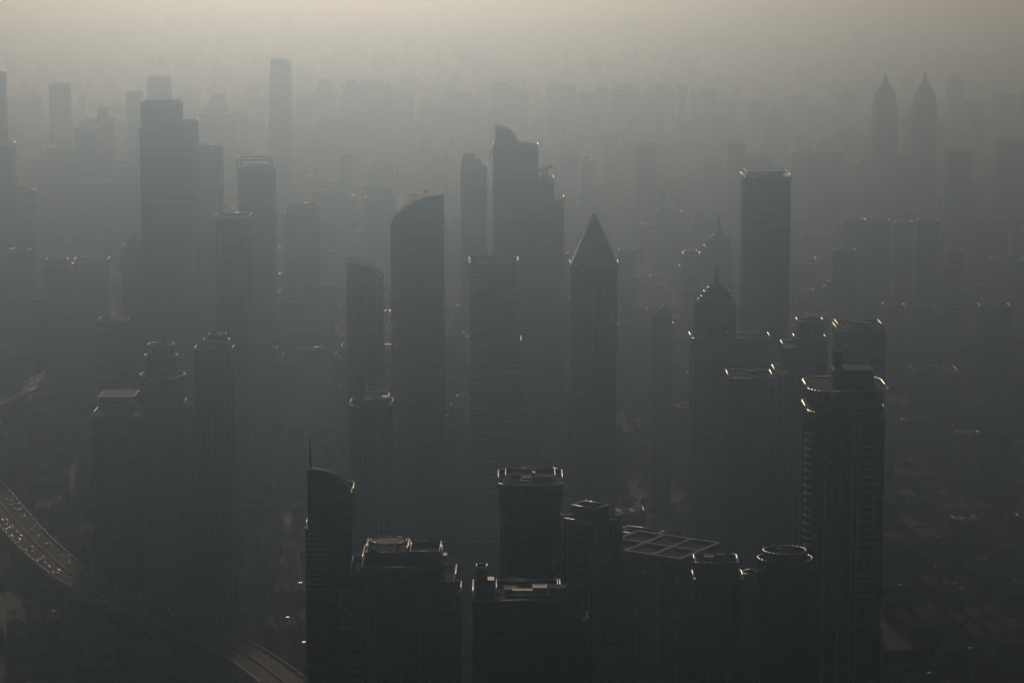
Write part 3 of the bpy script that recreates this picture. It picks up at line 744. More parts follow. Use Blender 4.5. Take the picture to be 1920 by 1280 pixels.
def pointed_left():
    t = Tower('gable_top_tower', 'slim tower with small pointed roof, one slope shining, left of tower cluster', 3700, 255, 30, phrase='the small pointed-roof tower')
    w = t.m(45); t.skin(rect(w, 30), 0, t.z(462), 'flats'); t.skin(move(rect(t.m(14), 26), t.x(284.5), 2), 0, t.z(520), 'flats', 'side_wing')
    z0, z1 = t.z(461), t.z(444); r = rect(w * .74, 22); p = MB()
    for i in range(4): p.quad((*r[i], z0), (*r[(i + 1) % 4], z0), (0, 0, z1))
    t.part('pointed_roof', p, 'roof_sheet'); t.part('roof_ridge', MB().tube((*r[0], z0), (0, 0, z1), 1.0).tube((*r[3], z0), (0, 0, z1), 1.0), 'bright_metal'); t.done(28)
pointed_left()

def ziggurat():
    t = tower('ziggurat_tower', 'squat stepped ziggurat tower, dark, below the dish-roofed square tower', 2250, [(825, 912, 790), (832, 904, 776), (845, 893, 760), (857, 880, 744)], plan='cham', fac='stone', plant=1, phrase='the stepped ziggurat tower')
ziggurat()

# ------------------------------------------------------------------ plainer towers that can be told apart
tower('cluster_tower', 'dark tall tower with horned flat top, highest of the upper-left cluster', 3600, [(273, 347, 240), (276, 345, 192)], depth=46, phrase='the horned cluster tower', plant=2)
tower('cluster_tower', 'broad dark tower stepped against the horned tower in the upper-left cluster', 3590, [(309, 374, 229)], depth=40, plant=2)
tower('cluster_tower', 'paler slab tower at the lower end of the upper-left cluster', 3780, [(375, 421, 276)], depth=36, plan='soft', plant=2)
tower('far_tower', 'faint block tower showing above the horned cluster tower', 5200, [(287, 329, 146)], plan='soft', plant=2)
tower('far_tower', 'faint narrow block just outside the horned cluster tower', 5300, [(248, 277, 173)], plant=1)
tower('far_tower', 'faint far pyramid-stepped tower behind the upper-left cluster', 5600, [(378, 448, 224), (382, 440, 212), (388, 434, 201), (399, 430, 190), (405, 428, 178)], plan='cham', plant=1, phrase='the faint stepped pyramid tower')
tower('striped_tower', 'pale-lined tower with bright roof edge below the open-frame-topped tower', 3000, [(410, 468, 410), (408, 470, 406)], depth=34, fac='ribs', phrase='the bright-edged ribbed tower', plant=2, dark=True)
tower('far_tower', 'pale hazy tower with notched shoulders right of the open-frame-topped tower', 3950, [(536, 600, 402), (541, 596, 387)], plant=2, phrase='the pale notched tower')
tower('far_tower', 'pale hazy two-stepped tower showing just left of the sail roof', 4300, [(687, 742, 372), (695, 735, 350)], plant=2, fac='flats')
tower('round_top_tower', 'hazy tower with rounded sloping top left of the massive stepped tower', 3650, [(865, 913, 312, None, 'soft'), (867, 902, 300, None, 'round'), (869, 890, 291, None, 'round')], depth=34, phrase='the hazy round-topped tower', plant=1)
tower('flat_tower', 'grey twin-bayed tower with overhanging bright flat roof at left', 3650, [(145, 201, 497), (142, 203, 488)], depth=30, fac='ribs', phrase='the flat-roofed left tower')
tower('flat_tower', 'darker tower with raised middle beside the overhanging flat roof at left', 3600, [(86, 136, 497), (90, 127, 488)], depth=30, fac='flats')
tower('flat_tower', 'low grey banded tower just behind the flat-hatted tower at left', 2600, [(184, 240, 600)], depth=30, fac='bands', phrase='the stripe-roofed low tower', plant=4)
tower('ribbed_tower', 'pale ribbed tower with notched crown right of the three-ringed spire tower', 2350, [(365, 433, 655), (381, 426, 640), (392, 420, 630)], fac='ribs', plant=2, phrase='the notched ribbed tower', dark=True)
tower('step_tower', 'mid stone tower with stepped peak right of the notched ribbed tower', 2350, [(468, 528, 668), (476, 516, 655), (486, 506, 643)], fac='stone', plant=2, phrase='the cluttered-peak tower')
tower('wide_block', 'wide hazy twin-decked block with bright roof clutter, upper deck set back', 2900, [(513, 608, 594), (527, 586, 564)], depth=40, fac='bands', plant=5, cat='building', phrase='the wide twin-decked block')
tower('flat_tower', 'slender flat tower standing just behind the wide twin-decked block', 2980, [(600, 627, 536)], fac='flats', plant=2)
tower('wide_block', 'very wide dark block with shining roof corners below the slant-topped tower', 2480, [(628, 770, 668), (640, 764, 650)], depth=44, fac='ribs', plant=6, cat='building', phrase='the very wide dark block')
tower('pale_tower', 'pale narrow slab just left of the very wide dark block', 2560, [(556, 610, 656)], fac='stone', plant=2, rot=18)
tower('slab_block', 'dark curved-shoulder block between sail tower and dish-roofed tower', 2600, [(832, 876, 634), (836, 870, 626)], fac='bands', plan='soft', plant=2, cat='building')
tower('pale_tower', 'pale apartment slab with three bright roof bars left of the pyramid tower', 2950, [(986, 1068, 562), (990, 1030, 553), (1000, 1024, 548)], depth=26, fac='stone', plant=2, phrase='the pale three-barred slab')
tower('pale_tower', 'pale taller apartment slab tucked behind the three-barred slab', 3050, [(1020, 1062, 541)], depth=24, fac='stone', plant=2)
tower('gable_block', 'grey block with cluttered decks right of the pyramid tower', 2750, [(1160, 1262, 608), (1166, 1212, 582)], depth=36, fac='ribs', plant=5, cat='building', phrase='the cluttered-deck block')
tower('flat_tower', 'hazy narrow tower stuck beside the needle-domed tower', 3380, [(1274, 1310, 500), (1284, 1304, 472)], fac='flats', plant=1)
tower('flat_tower', 'hazy tower with capped top at foot of the tall plain slab tower', 3350, [(1480, 1531, 492), (1478, 1528, 486)], plant=2, phrase='the hazy capped tower')
tower('crown_tower', 'dark stepped tower with battlement crown right of the ornate domed tower', 2200, [(1456, 1549, 695), (1471, 1549, 648), (1493, 1548, 634), (1498, 1543, 603)], depth=34, fac='ribs', plant=4, phrase='the battlement-crowned tower', dark=True)
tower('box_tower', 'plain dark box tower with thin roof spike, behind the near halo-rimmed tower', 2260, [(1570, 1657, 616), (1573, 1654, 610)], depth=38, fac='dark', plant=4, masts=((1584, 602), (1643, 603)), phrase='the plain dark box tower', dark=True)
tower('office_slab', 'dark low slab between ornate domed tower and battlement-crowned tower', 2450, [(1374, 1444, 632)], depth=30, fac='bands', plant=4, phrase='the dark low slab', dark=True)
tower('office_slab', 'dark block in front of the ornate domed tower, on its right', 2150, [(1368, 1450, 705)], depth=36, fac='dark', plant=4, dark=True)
tower('near_block', 'near dark round-topped block low at the right of the sunken-well roof', 1560, [(1308, 1398, 1082), (1310, 1388, 1052)], plan='soft', fac='ribs', plant=2, phrase='the near round-topped block', cat='building')
tower('near_block', 'near pale-roofed block with bright edges right of the round-topped block', 1620, [(1396, 1440, 1078)], fac='stone', rot=-30, roof='roof_pale', plant=1, cat='building')
tower('drum_tower', 'near dark drum-shaped tower with thin double rim at lower right', 1560, [(1430, 1532, 1050, None, 'circle'), (1440, 1520, 1036, None, 'circle')], plan='circle', fac='dark', plant=2, phrase='the near drum tower')
tower('curved_block', 'dark dome-shouldered tower in the gloom right of the halo-rimmed tower', 2500, [(1790, 1858, 775, None, 'soft'), (1798, 1850, 762, None, 'round'), (1808, 1842, 756, None, 'round')], plan='soft', fac='flats', plant=1, phrase='the dark dome-shouldered tower')
tower('flat_tower', 'dim ribbed slab tower behind the dark dome-shouldered tower', 2500, [(1716, 1796, 694)], fac='ribs', plant=3)
tower('flat_tower', 'dim stepped tower with small lights on top, right of the plain box tower', 2750, [(1692, 1758, 590), (1698, 1750, 574)], fac='flats', plant=3, phrase='the dim stepped tower')
tower('flat_tower', 'dim narrow tower between plain box tower and dim stepped tower', 2800, [(1656, 1690, 572)], fac='flats', plant=2)
tower('flat_tower', 'black broad tower with cluttered top at the far right edge', 2600, [(1838, 1892, 574)], fac='flats', plant=4, phrase='the black right-edge tower')
tower('flat_tower', 'hazy tower with flat top, first of four in a row at right', 3900, [(1580, 1612, 412)], fac='flats', plant=2)
tower('flat_tower', 'hazy broad tower with flat top, second of four in a row at right', 3850, [(1620, 1663, 414)], fac='flats', plant=2)
tower('flat_tower', 'hazy tower with flat top, third of four in a row at right', 3900, [(1675, 1705, 418)], fac='flats', plant=2)
tower('flat_tower', 'hazy tower with flat top, last of four in a row at right', 3850, [(1718, 1753, 414)], fac='flats', plant=2, phrase='the four hazy right-hand towers')
tower('far_tower', 'gloomy far tower right of the far twin spires', 4400, [(1766, 1812, 282)], plan='soft', plant=2)
tower('far_tower', 'gloomy far slab at the right-hand picture edge', 4800, [(1862, 1915, 262)], plant=2)
tower('far_tower', 'gloomy broad far block below the slab at the right-hand picture edge', 3200, [(1858, 1926, 486)], plant=3, fac='flats')
tower('far_tower', 'dark far tower cut by the left picture edge, upper', 4300, [(-20, 22, 136)], plant=2)
tower('far_tower', 'dark tower cut by the left picture edge, lower', 3500, [(-30, 33, 270)], plant=2, phrase='the left-edge dark tower')
tower('far_tower', 'faint far tower with rounded top, upper left', 5300, [(105, 143, 158)], plan='round', plant=2)
tower('far_tower', 'faint far twin-stepped tower left of the horned cluster tower', 4700, [(150, 190, 240), (162, 186, 228)], plant=2)
tower('far_tower', 'faint far pinnacled tower left of the horned cluster tower', 4900, [(190, 222, 222), (194, 212, 202)], plant=1, masts=((201, 194),))
tower('far_tower', 'faint slab with upturned end right of the massive stepped tower', 4700, [(1362, 1393, 268)], plant=2)
tower('far_tower', 'faint wide terraced block right of the massive stepped tower', 5800, [(1225, 1316, 268), (1270, 1314, 258)], plant=3, phrase='the faint terraced block')
tower('far_tower', 'faint block beside the faint wide terraced block', 4600, [(1190, 1226, 272)], plant=2)


# a low row of roofs with pale flat tops in the middle of the view
def flat_roof(name, label, d, x0, x1, y0, h, depth, rot=0, roof='roof_pale', phrase=None):
    t = Tower(name, label, d, (x0 + x1) / 2, depth, cat='building', phrase=phrase, on_ground=True); w = t.m(x1 - x0)
    p = rect(w, depth, R(rot)); t.skin(p, 0, h, 'bands', 'building_body', roof=roof, parapet=.7)
    for k in range(4): x = (k - 1.5) * w / 4.6; t.part('roof_strip', MB().prism(move(turn([(-w * .08, -depth * .3), (w * .08, -depth * .3), (w * .08, depth * .3), (-w * .08, depth * .3)], R(rot)), *turn([(x, 0)], R(rot))[0]), h + .02, h + 1.1 + .5 * (k % 2)), 'roof_sheet' if k % 2 else 'plant_grey')
    return t.done(max(w, depth) * .6)
flat_roof('mall_block', 'long low mall with pale angled roof left of the waisted glass tower', 2480, 775, 870, 890, 22, 70, 14, phrase='the long low mall')
flat_roof('mall_block', 'low pale roof beside the long low mall, nearer the waisted glass tower', 2540, 868, 935, 890, 18, 60, -10)
flat_roof('hall_block', 'low hall with bright flat roof strip right of the pyramid tower foot', 2420, 1152, 1212, 925, 14, 26, 4)
flat_roof('hall_block', 'low hall with pale flat roof strip between gable block and ornate tower', 2950, 1222, 1288, 724, 30, 30, 3)
flat_roof('hall_block', 'low hall with shining roof left of the pyramid tower', 2830, 943, 1002, 790, 26, 34, -6)
def gable_top():
    t = Tower('gabled_block', 'small sharp gabled roof on a block right of the pyramid tower', 2860, 1242, 22, cat='building'); w = t.m(36)
    t.skin(rect(w, 22), 0, t.z(590), 'ribs', 'building_body', parapet=0); z0, z1 = t.z(590), t.z(566); p = MB()
    for y in (-11.5,): p.quad((-w * .5, y, z0), (w * .5, y, z0), (w * .1, y, z1)); p.quad((w * .5, -y, z0), (-w * .5, -y, z0), (w * .1, -y, z1)); p.quad((-w * .5, y, z0), (w * .1, y, z1), (w * .1, -y, z1), (-w * .5, -y, z0)); p.quad((w * .5, y, z0), (w * .5, -y, z0), (w * .1, -y, z1), (w * .1, y, z1))
    t.part('gable_roof', p, 'roof_sheet'); t.part('roof_edge', MB().tube((-w * .5, -11.5, z0), (w * .1, -11.5, z1), .4), 'bright_metal'); t.done(20)
gable_top()

# ------------------------------------------------------------------ far skyline: faint blocks in the haze
SKY = [(20, 60, 185), (60, 92, 172), (222, 246, 196), (345, 378, 172), (430, 470, 210), (470, 504, 182), (560, 590, 178), (592, 622, 166), (602, 628, 148), (646, 682, 150), (682, 722, 152), (724, 742, 160), (742, 778, 176), (790, 812, 178), (812, 850, 190), (846, 884, 172), (884, 918, 182), (922, 964, 154), (966, 990, 168), (1022, 1076, 157), (1080, 1112, 172), (1114, 1138, 164), (1141, 1198, 158), (1200, 1222, 170), (1226, 1242, 158), (1246, 1262, 166), (1264, 1282, 160), (1288, 1302, 168), (1308, 1340, 168), (1342, 1376, 178), (1400, 1430, 190), (1432, 1462, 206), (1470, 1506, 180), (1510, 1540, 196), (1560, 1600, 176), (1764, 1794, 142), (1800, 1836, 190), (1850, 1890, 176), (1130, 1150, 250), (1090, 1110, 292), (1050, 1080, 286), (600, 636, 222), (640, 694, 224), (700, 740, 300), (590, 640, 360), (640, 662, 290), (1480, 1530, 286), (1530, 1580, 284), (1300, 1350, 300), (1392, 1440, 290), (1600, 1640, 300), (1640, 1700, 292), (56, 96, 300), (100, 150, 276), (214, 262, 300), (30, 70, 350), (160, 210, 340), (1810, 1850, 330), (1830, 1880, 410), (1560, 1600, 470), (1500, 1545, 430), (1200, 1240, 420), (1230, 1275, 390), (1160, 1190, 470), (610, 640, 470), (560, 592, 520), (340, 380, 470), (20, 60, 470), (0, 40, 540), (60, 84, 560), (1770, 1800, 470), (1545, 1575, 530), (1610, 1640, 540), (1190, 1225, 520), (1040, 1066, 470)]
SKY.sort()
for i, (a, b, y) in enumerate(SKY):
    d = 6600 if y < 200 else 5600 if y < 260 else 4700 if y < 340 else 4100 if y < 450 else 3500
    d += (i * 137) % 400
    mk = min(MARKS, key=lambda m: abs(m[0] - (a + b) / 2))
    side = 'left of' if (a + b) / 2 < mk[0] - 12 else 'right of' if (a + b) / 2 > mk[0] + 12 else 'behind'
    how = 'barely visible' if y < 200 else 'very faint' if y < 340 else 'faint'
    tiers = [(a, b, y)] if i % 3 else [(a, b, y + 8), (a + (b - a) * .2, b - (b - a) * .3, y)]
    tower('hazy_block', f'{how} far block {side} {mk[2]}', d, tiers, fac=('flats', 'ribs', 'bands', 'glass')[i % 4], plant=2, rot=(0, 12, -15, 0, 25)[i % 5], group='faint blocks in the far haze', plan='soft' if i % 4 == 1 else 'rect', cat='building')

# ------------------------------------------------------------------ elevated expressways with traffic, left
def smooth(pts, n=8):
    out = []
    for i in range(len(pts) - 1):
        p0, p1, p2, p3 = pts[max(i - 1, 0)], pts[i], pts[i + 1], pts[min(i + 2, len(pts) - 1)]
        for k in range(n):
            u = k / n; out.append(.5 * ((2 * p1) + (p2 - p0) * u + (2 * p0 - 5 * p1 + 4 * p2 - p3) * u * u + (3 * p1 - p0 - 3 * p2 + p3) * u ** 3))
    return out + [pts[-1]]
ROADS = []
def expressway(name, pix, width, z, label, deck='asphalt'):
    c = smooth([on_ground(px, py, z) for px, py in pix]); n = len(c)
    nor = []
    for i in range(n):
        e = (c[min(i + 1, n - 1)] - c[max(i - 1, 0)]); e.z = 0; e.normalize(); nor.append(Vector((-e.y, e.x, 0)))
    root = bpy.data.objects.new(name, None); COL.objects.link(root); root['kind'] = 'structure'; root['label'] = label; root['category'] = 'road'
    def strip(o0, o1, z0, z1, pname, mat, step=1):
        m = MB()
        for i in range(0, n - 1):
            a, b, p, q = c[i] + nor[i] * o0, c[i] + nor[i] * o1, c[i + 1] + nor[i + 1] * o0, c[i + 1] + nor[i + 1] * o1
            T = lambda v, zz: (v.x, v.y, zz)
            m.quad(T(b, z1), T(a, z1), T(p, z1), T(q, z1)); m.quad(T(a, z0), T(b, z0), T(q, z0), T(p, z0))
            m.quad(T(a, z1), T(a, z0), T(p, z0), T(p, z1)); m.quad(T(b, z0), T(b, z1), T(q, z1), T(q, z0))
        return m.build(pname, mat, root)
    h = width / 2
    strip(-h, h, z - 2, z, 'deck', deck)
    strip(-h - .4, -h + .1, z - 2.4, z + 1.1, 'barrier', 'rail_concrete'); strip(h - .1, h + .4, z - 2.4, z + 1.1, 'barrier', 'rail_concrete'); strip(-.4, .4, z - .1, z + .9, 'median', 'rail_concrete')
    for s in (-1, 1):
        rl = MB()
        for i in range(n - 1): rl.tube(c[i] + nor[i] * s * (h + .15) + Vector((0, 0, 1.5)), c[i + 1] + nor[i + 1] * s * (h + .15) + Vector((0, 0, 1.5)), .18, 6)
        rl.build('guard_rail', 'coping', root)
    lanes = [s * (h - 2.6 - 3.6 * k) for s in (-1, 1) for k in range(int((h - 3) / 3.6))]
    mk = MB()
    for l in lanes:
        for i in range(n - 1):
            a, b = c[i] + nor[i] * (l + 1.8), c[i + 1] + nor[i + 1] * (l + 1.8); e = (b - a); L = e.length; e.normalize(); u = 0
            while u < L - 4:
                p, q = a + e * u, a + e * (u + 4); w = nor[i] * .12; mk.quad((p.x - w.x, p.y - w.y, z + .006), (p.x + w.x, p.y + w.y, z + .006), (q.x + w.x, q.y + w.y, z + .006), (q.x - w.x, q.y - w.y, z + .006)); u += 10
    mk.build('lane_markings', 'marking', root, 'stuff')
    pm = None
    acc = 0
    for i in range(n - 1):
        acc += (c[i + 1] - c[i]).length
        if acc > 34:
            acc = 0
            if pm is None: pm = MB().box(-1.4, 1.4, -1.4, 1.4, 0, z - 4).box(-h * .8, h * .8, -1.6, 1.6, z - 4, z - 1.9).build('pillar', 'rail_concrete', root); o = pm
            else: o = share('pillar', pm.data, root)
            o.location = (c[i].x, c[i].y, 0); o.rotation_euler.z = math.atan2(nor[i].y, nor[i].x)
    ROADS.append((c, nor, lanes, z, h)); return root
expressway('elevated_road', [(-130, 800), (-40, 766), (60, 722), (150, 680), (230, 648), (300, 618), (338, 592), (322, 572), (284, 552), (238, 533), (206, 512), (196, 492)], 30, 13, 'elevated expressway winding away through the towers at left', 'deck_concrete')
expressway('elevated_road', [(-60, 870), (-10, 930), (40, 990), (90, 1040), (150, 1086), (220, 1120), (300, 1152), (380, 1186), (470, 1232), (560, 1300)], 34, 15, 'broad elevated expressway curving across the dark lower left corner')
def make_car(mat, van=False):
    m = MB(); L, W = (5.0, 1.9) if van else (4.5, 1.8); t = 1.9 if van else 1.45
    prof = [(-L / 2, .35), (L / 2, .35), (L / 2, .75), (L * .46, .85), (L * .26, .95), (L * .12, t), (-L * (.46 if van else .28), t), (-L * (.49 if van else .44), .95), (-L / 2, .9)]
    m.slab(prof, -W / 2, W / 2)
    for i in range(5):      # crowned roof and bonnet: strips that lean outwards
        ya, yb = -W / 2 + W * i / 5, -W / 2 + W * (i + 1) / 5; hz_ = lambda q: .16 * (1 - (2 * q / W) ** 2) + .01
        for x0, x1, zz in ((-L * .28, L * .12, t), (L * .26, L * .47, .93), (-L * .48, -L * .44, .95)): m.quad((x0, ya, zz + hz_(ya)), (x1, ya, zz - .05 + hz_(ya)), (x1, yb, zz - .05 + hz_(yb)), (x0, yb, zz + hz_(yb)))
    k = len(m.f); m.slab([(L * .235, .98), (L * .115, t - .07), (-L * .27, t - .07), (-L * .40, .98)], -W / 2 - .01, W / 2 + .01)
    for i in range(k, len(m.f)): m.m[i] = 1
    k = len(m.f)
    for x in (-L * .3, L * .31):
        for y in (-W / 2 + .1, W / 2 - .1): m.tube((x, y - .12, .33), (x, y + .12, .33), .33, 8)
    for i in range(k, len(m.f)): m.m[i] = 2
    me = bpy.data.meshes.new('car'); me.from_pydata(m.v, [], m.f)
    for q in (mat, 'glass_dark', 'dark_metal'): me.materials.append(MAT[q])
    me.polygons.foreach_set('material_index', m.m); return me
CARS = [(make_car('car_white'), 'car', 'white car'), (make_car('car_white'), 'car', 'white car'), (make_car('car_silver'), 'car', 'silver car'), (make_car('car_silver'), 'car', 'silver car'), (make_car('car_black'), 'car', 'black car'), (make_car('car_red'), 'car', 'red car'), (make_car('car_white', True), 'van', 'white van')]
rc = random.Random(3); ncar = 0
for ri, (c, nor, lanes, z, h) in enumerate(ROADS):
    where = 'on the expressway winding away at left' if ri == 0 else 'on the dark lower-left expressway'
    for l in lanes:
        u = rc.uniform(0, 30)
        for i in range(len(c) - 1):
            L = (c[i + 1] - c[i]).length
            while u < L:
                p = c[i].lerp(c[i + 1], u / L) + nor[i].lerp(nor[i + 1], u / L) * (l + rc.uniform(-.3, .3))
                px, py = to_px(p)
                if -4 < px < (1924 if ri == 0 else 330) and 0 < py < 1284 and ncar < 296:
                    me, nm, lb = rc.choice(CARS); o = bpy.data.objects.new(nm, me); COL.objects.link(o); e = c[i + 1] - c[i]
                    o.location = (p.x, p.y, z + .01); o.rotation_euler.z = math.atan2(e.y, e.x) + (math.pi if l > 0 else 0)
                    tag(o, f'{lb} in traffic {where}', nm, f'traffic {where}'); ncar += 1
                u += rc.uniform(14, 78) if ri == 0 else rc.uniform(12, 50)
            u -= L

# ------------------------------------------------------------------ the in-between city
HASH = {}; HASHED = [0]
def _hash():
    while HASHED[0] < len(FOOT):
        a, b, k = FOOT[HASHED[0]]; HASHED[0] += 1
        for i in range(int((a - k - 20) // 80), int((a + k + 20) // 80) + 1):
            for j in range(int((b - k - 20) // 80), int((b + k + 20) // 80) + 1): HASH.setdefault((i, j), []).append((a, b, k))
for c, nor, lanes, z, h in ROADS:
    for q in c: FOOT.append((q.x, q.y, h))
def clear(x, y, r):
    _hash(); return all((x - a) ** 2 + (y - b) ** 2 > (r + k) ** 2 for a, b, k in HASH.get((int(x // 80), int(y // 80)), ()))
PROTO = []
def proto(poly, h, fac, top):
    """a prototype block: wall, floor slabs, parapet, coping and roof things, built once and shared"""
    wall, band, st, bh, out = {'flats': ('grey_panel', 'concrete', 3.1, .8, .45), 'stone': ('pale_stone', 'pale_stone', 3.4, .6, .3), 'brown': ('brown_stone', 'concrete', 3.3, .7, .35), 'bands': ('glass_grey', 'concrete', 3.9, 1.4, .3), 'glass': ('glass_blue', 'grey_panel', 4, .5, .2)}[fac]
    parts = [('wall', MB().prism(poly, 0, h, cap_mi=1), [wall, 'roof_gravel'], None), ('floor_bands', MB().bands(poly, 3, h - 1, st, bh, out), band, 'stuff'),
             ('parapet', MB().ring(poly, h - .4, h + 1.2, .2, -.3), band, None), ('coping', MB().rail(grow(poly, .1), h + 1.3, .3, 6), 'coping', None)]
    rg = random.Random(len(PROTO)); xs = [p[0] for p in poly]; w = max(xs) - min(xs)
    for k in range(top):
        a, b, hh = rg.uniform(3, 6), rg.uniform(3, 6), rg.uniform(2, 5); x = (k - (top - 1) / 2) * w * .7 / max(top, 1); y = rg.uniform(-2, 2)
        nm = rg.choice(['lift_housing', 'water_tank', 'plant_room'])
        m = MB().box(x - a / 2, x + a / 2, y - b / 2, y + b / 2, h + .02, h + hh) if nm != 'water_tank' else MB().lathe([(2, h), (2, h + 2.6), (.1, h + 3.2)], 10, x, y)
        parts.append((nm, m, rg.choice(['plant_grey', 'concrete', 'roof_sheet']), None))
    parts.append(('bright_plate', MB().quad((-w * .2, 1, h + .5), (w * .2, 1, h + .5), (w * .2, 4, h + .5 + rg.uniform(-.2, .9)), (-w * .2, 4, h + .5 + rg.uniform(-.2, .9))).box(-w * .2, w * .2, 1.1, 3.9, h, h + .25), 'bright_metal', None))  # bright metal plate, tilted at random, added to throw sun glints
    out_ = []
    for nm, m, mats, kind in parts:
        o = m.build(nm, mats); me = o.data; bpy.data.objects.remove(o); out_.append((nm, me, kind))
    PROTO.append((out_, h))
proto(rect(34, 15), 62, 'flats', 3); proto(rect(22, 20), 95, 'flats', 2); proto(cross(26, 24), 88, 'stone', 2); proto(rect(46, 18), 40, 'bands', 4)
proto(rounded(26, 24, 6, 4), 84, 'glass', 2); proto(cham(28, 24, 4), 70, 'brown', 2); proto(rect(38, 22), 52, 'stone', 3); proto(cross(32, 20, .2), 76, 'flats', 3)
LOOK = ['pale slab', 'slim point block', 'cross-shaped block', 'long low slab', 'round-cornered block', 'brown corner-cut block', 'square stone block', 'notched block']
rb = random.Random(11); BLOCKS = []; CELLS = []; grid_a = R(9); G = 50
ca, sa = math.cos(grid_a), math.sin(grid_a)
for i in range(-30, 31):
    for j in range(28, 84):
        x, y = i * G * ca - j * G * sa, i * G * sa + j * G * ca
        x += rb.uniform(-6, 6); y += rb.uniform(-6, 6)
        if not (1750 < y < 3700) or abs(x) > y * .215 + 40: continue
        CELLS.append((x, y))
rb.shuffle(CELLS); LOW = []
ROADPX = [(*to_px(q), q.y) for c, *_ in ROADS for q in c]
def hides_road(x, y):
    (px, pb), (_, pt) = to_px((x, y, 0)), to_px((x, y, 90))
    return any(abs(px - a) < 45 and pt - 15 < b < pb + 10 and yy > y for a, b, yy in ROADPX)
for x, y in CELLS:
    k = rb.randrange(8)
    px, py = to_px((x, y, 0))
    park = 1150 < px < 1290 and 860 < py < 1010
    if rb.random() < (.08 if y < 2600 else .15) and not park and not 535 < px < 625 and clear(x, y, 15) and not hides_road(x, y):
        parts, h = PROTO[k]; sc = rb.uniform(.75, 1.12); sz = rb.uniform(.4, 1.0) * (.7 if y < 2600 else 1)
        o = bpy.data.objects.new('city_block', None); COL.objects.link(o); o.location = (x, y, 0); o.rotation_euler.z = grid_a + rb.choice([0, math.pi / 2, 0]) + rb.uniform(-.08, .08); o.scale = (sc, sc, sz)
        for nm, me, kind in parts:
            q = bpy.data.objects.new(nm, me); COL.objects.link(q); q.parent = o
            if kind: q['kind'] = kind
        BLOCKS.append((o, k, h * sz)); FOOT.append((x, y, 15 * sc))
    else: LOW.append((x, y, park))
# rows of low houses and small halls between them
def house_mesh(L, W, e, r, mat, shine=0):
    m = MB().box(-L / 2, L / 2, -W / 2, W / 2, 0, e, bottom=False); k = len(m.f)
    m.quad((-L / 2 - .4, -W / 2 - .5, e - .1), (L / 2 + .4, -W / 2 - .5, e - .1), (L / 2 + .4, 0, r), (-L / 2 - .4, 0, r)); m.quad((L / 2 + .4, W / 2 + .5, e - .1), (-L / 2 - .4, W / 2 + .5, e - .1), (-L / 2 - .4, 0, r), (L / 2 + .4, 0, r))
    m.quad((L / 2, -W / 2, e), (L / 2, W / 2, e), (L / 2, 0, r - .1)); m.quad((-L / 2, W / 2, e), (-L / 2, -W / 2, e), (-L / 2, 0, r - .1))
    for i in range(k, k + 2): m.m[i] = 1
    for s in range(3): x = (s - 1) * L * .33; m.box(x - .5, x + .5, -.5, .5, r - 1.5, r + 1.3)
    for q in range(shine):          # small metal hoods added on the ridge to catch sun glints
        x = (q - (shine - 1) / 2) * L * .3 + 2; k = len(m.f); h0 = r + .7
        m.box(x - 1.2, x + 1.2, -1.1, 1.1, r - 1.2, h0).quad((x - 1.3, -1.2, h0 + .05), (x + 1.3, -1.2, h0 + .2), (x + 1.3, 1.2, h0 + .25), (x - 1.3, 1.2, h0 + .1)); m.m[len(m.f) - 1] = 2
    return m, ['brown_stone' if mat == 'roof_tile' else 'pale_stone', mat, 'bright_metal']
HM = [house_mesh(36, 9, 9, 12.5, 'roof_tile'), house_mesh(30, 10, 11, 14.5, 'roof_tile'), house_mesh(34, 14, 13, 15.5, 'roof_pale'), house_mesh(26, 11, 16, 18.5, 'roof_gravel'), house_mesh(32, 12, 12, 15, 'roof_tile', 1), house_mesh(28, 13, 17, 19, 'roof_gravel', 1)]
HME = []
for m, mats in HM:
    o = m.build('house_row', mats); HME.append(o.data); bpy.data.objects.remove(o)
spots = []
for x, y, park in LOW:
    if park: continue
    rz = grid_a + rb.choice([0, 0, math.pi / 2])
    for k in range(3):
        dx, dy = turn([(0, (k - 1) * 15)], rz)[0]
        if clear(x + dx, y + dy, 15): spots.append((x + dx, y + dy, rz, rb.choice([0, 0, 1, 1, 2, 2, 3, 3, 0, 1, 2, 3, 4, 5])))
def inframe(x, y, z):
    px, py = to_px((x, y, z)); return -10 < px < 1930 and py < 1290
spots.sort(key=lambda s: s[1]); rest = MB(); cand = []
for x, y, rz, k in spots:
    if inframe(x, y, 10) and len(cand) < 520:
        o = bpy.data.objects.new('house_row', HME[k]); COL.objects.link(o); o.location = (x, y, 0); o.rotation_euler.z = rz; cand.append((o, k))
    else:
        m, mats = HM[k]; c_, s_ = math.cos(rz), math.sin(rz); b = len(rest.v)
        rest.v += [(x + vx * c_ - vy * s_, y + vx * s_ + vy * c_, vz) for vx, vy, vz in m.v]; rest.f += [tuple(q + b for q in f) for f in m.f]; rest.m += m.m

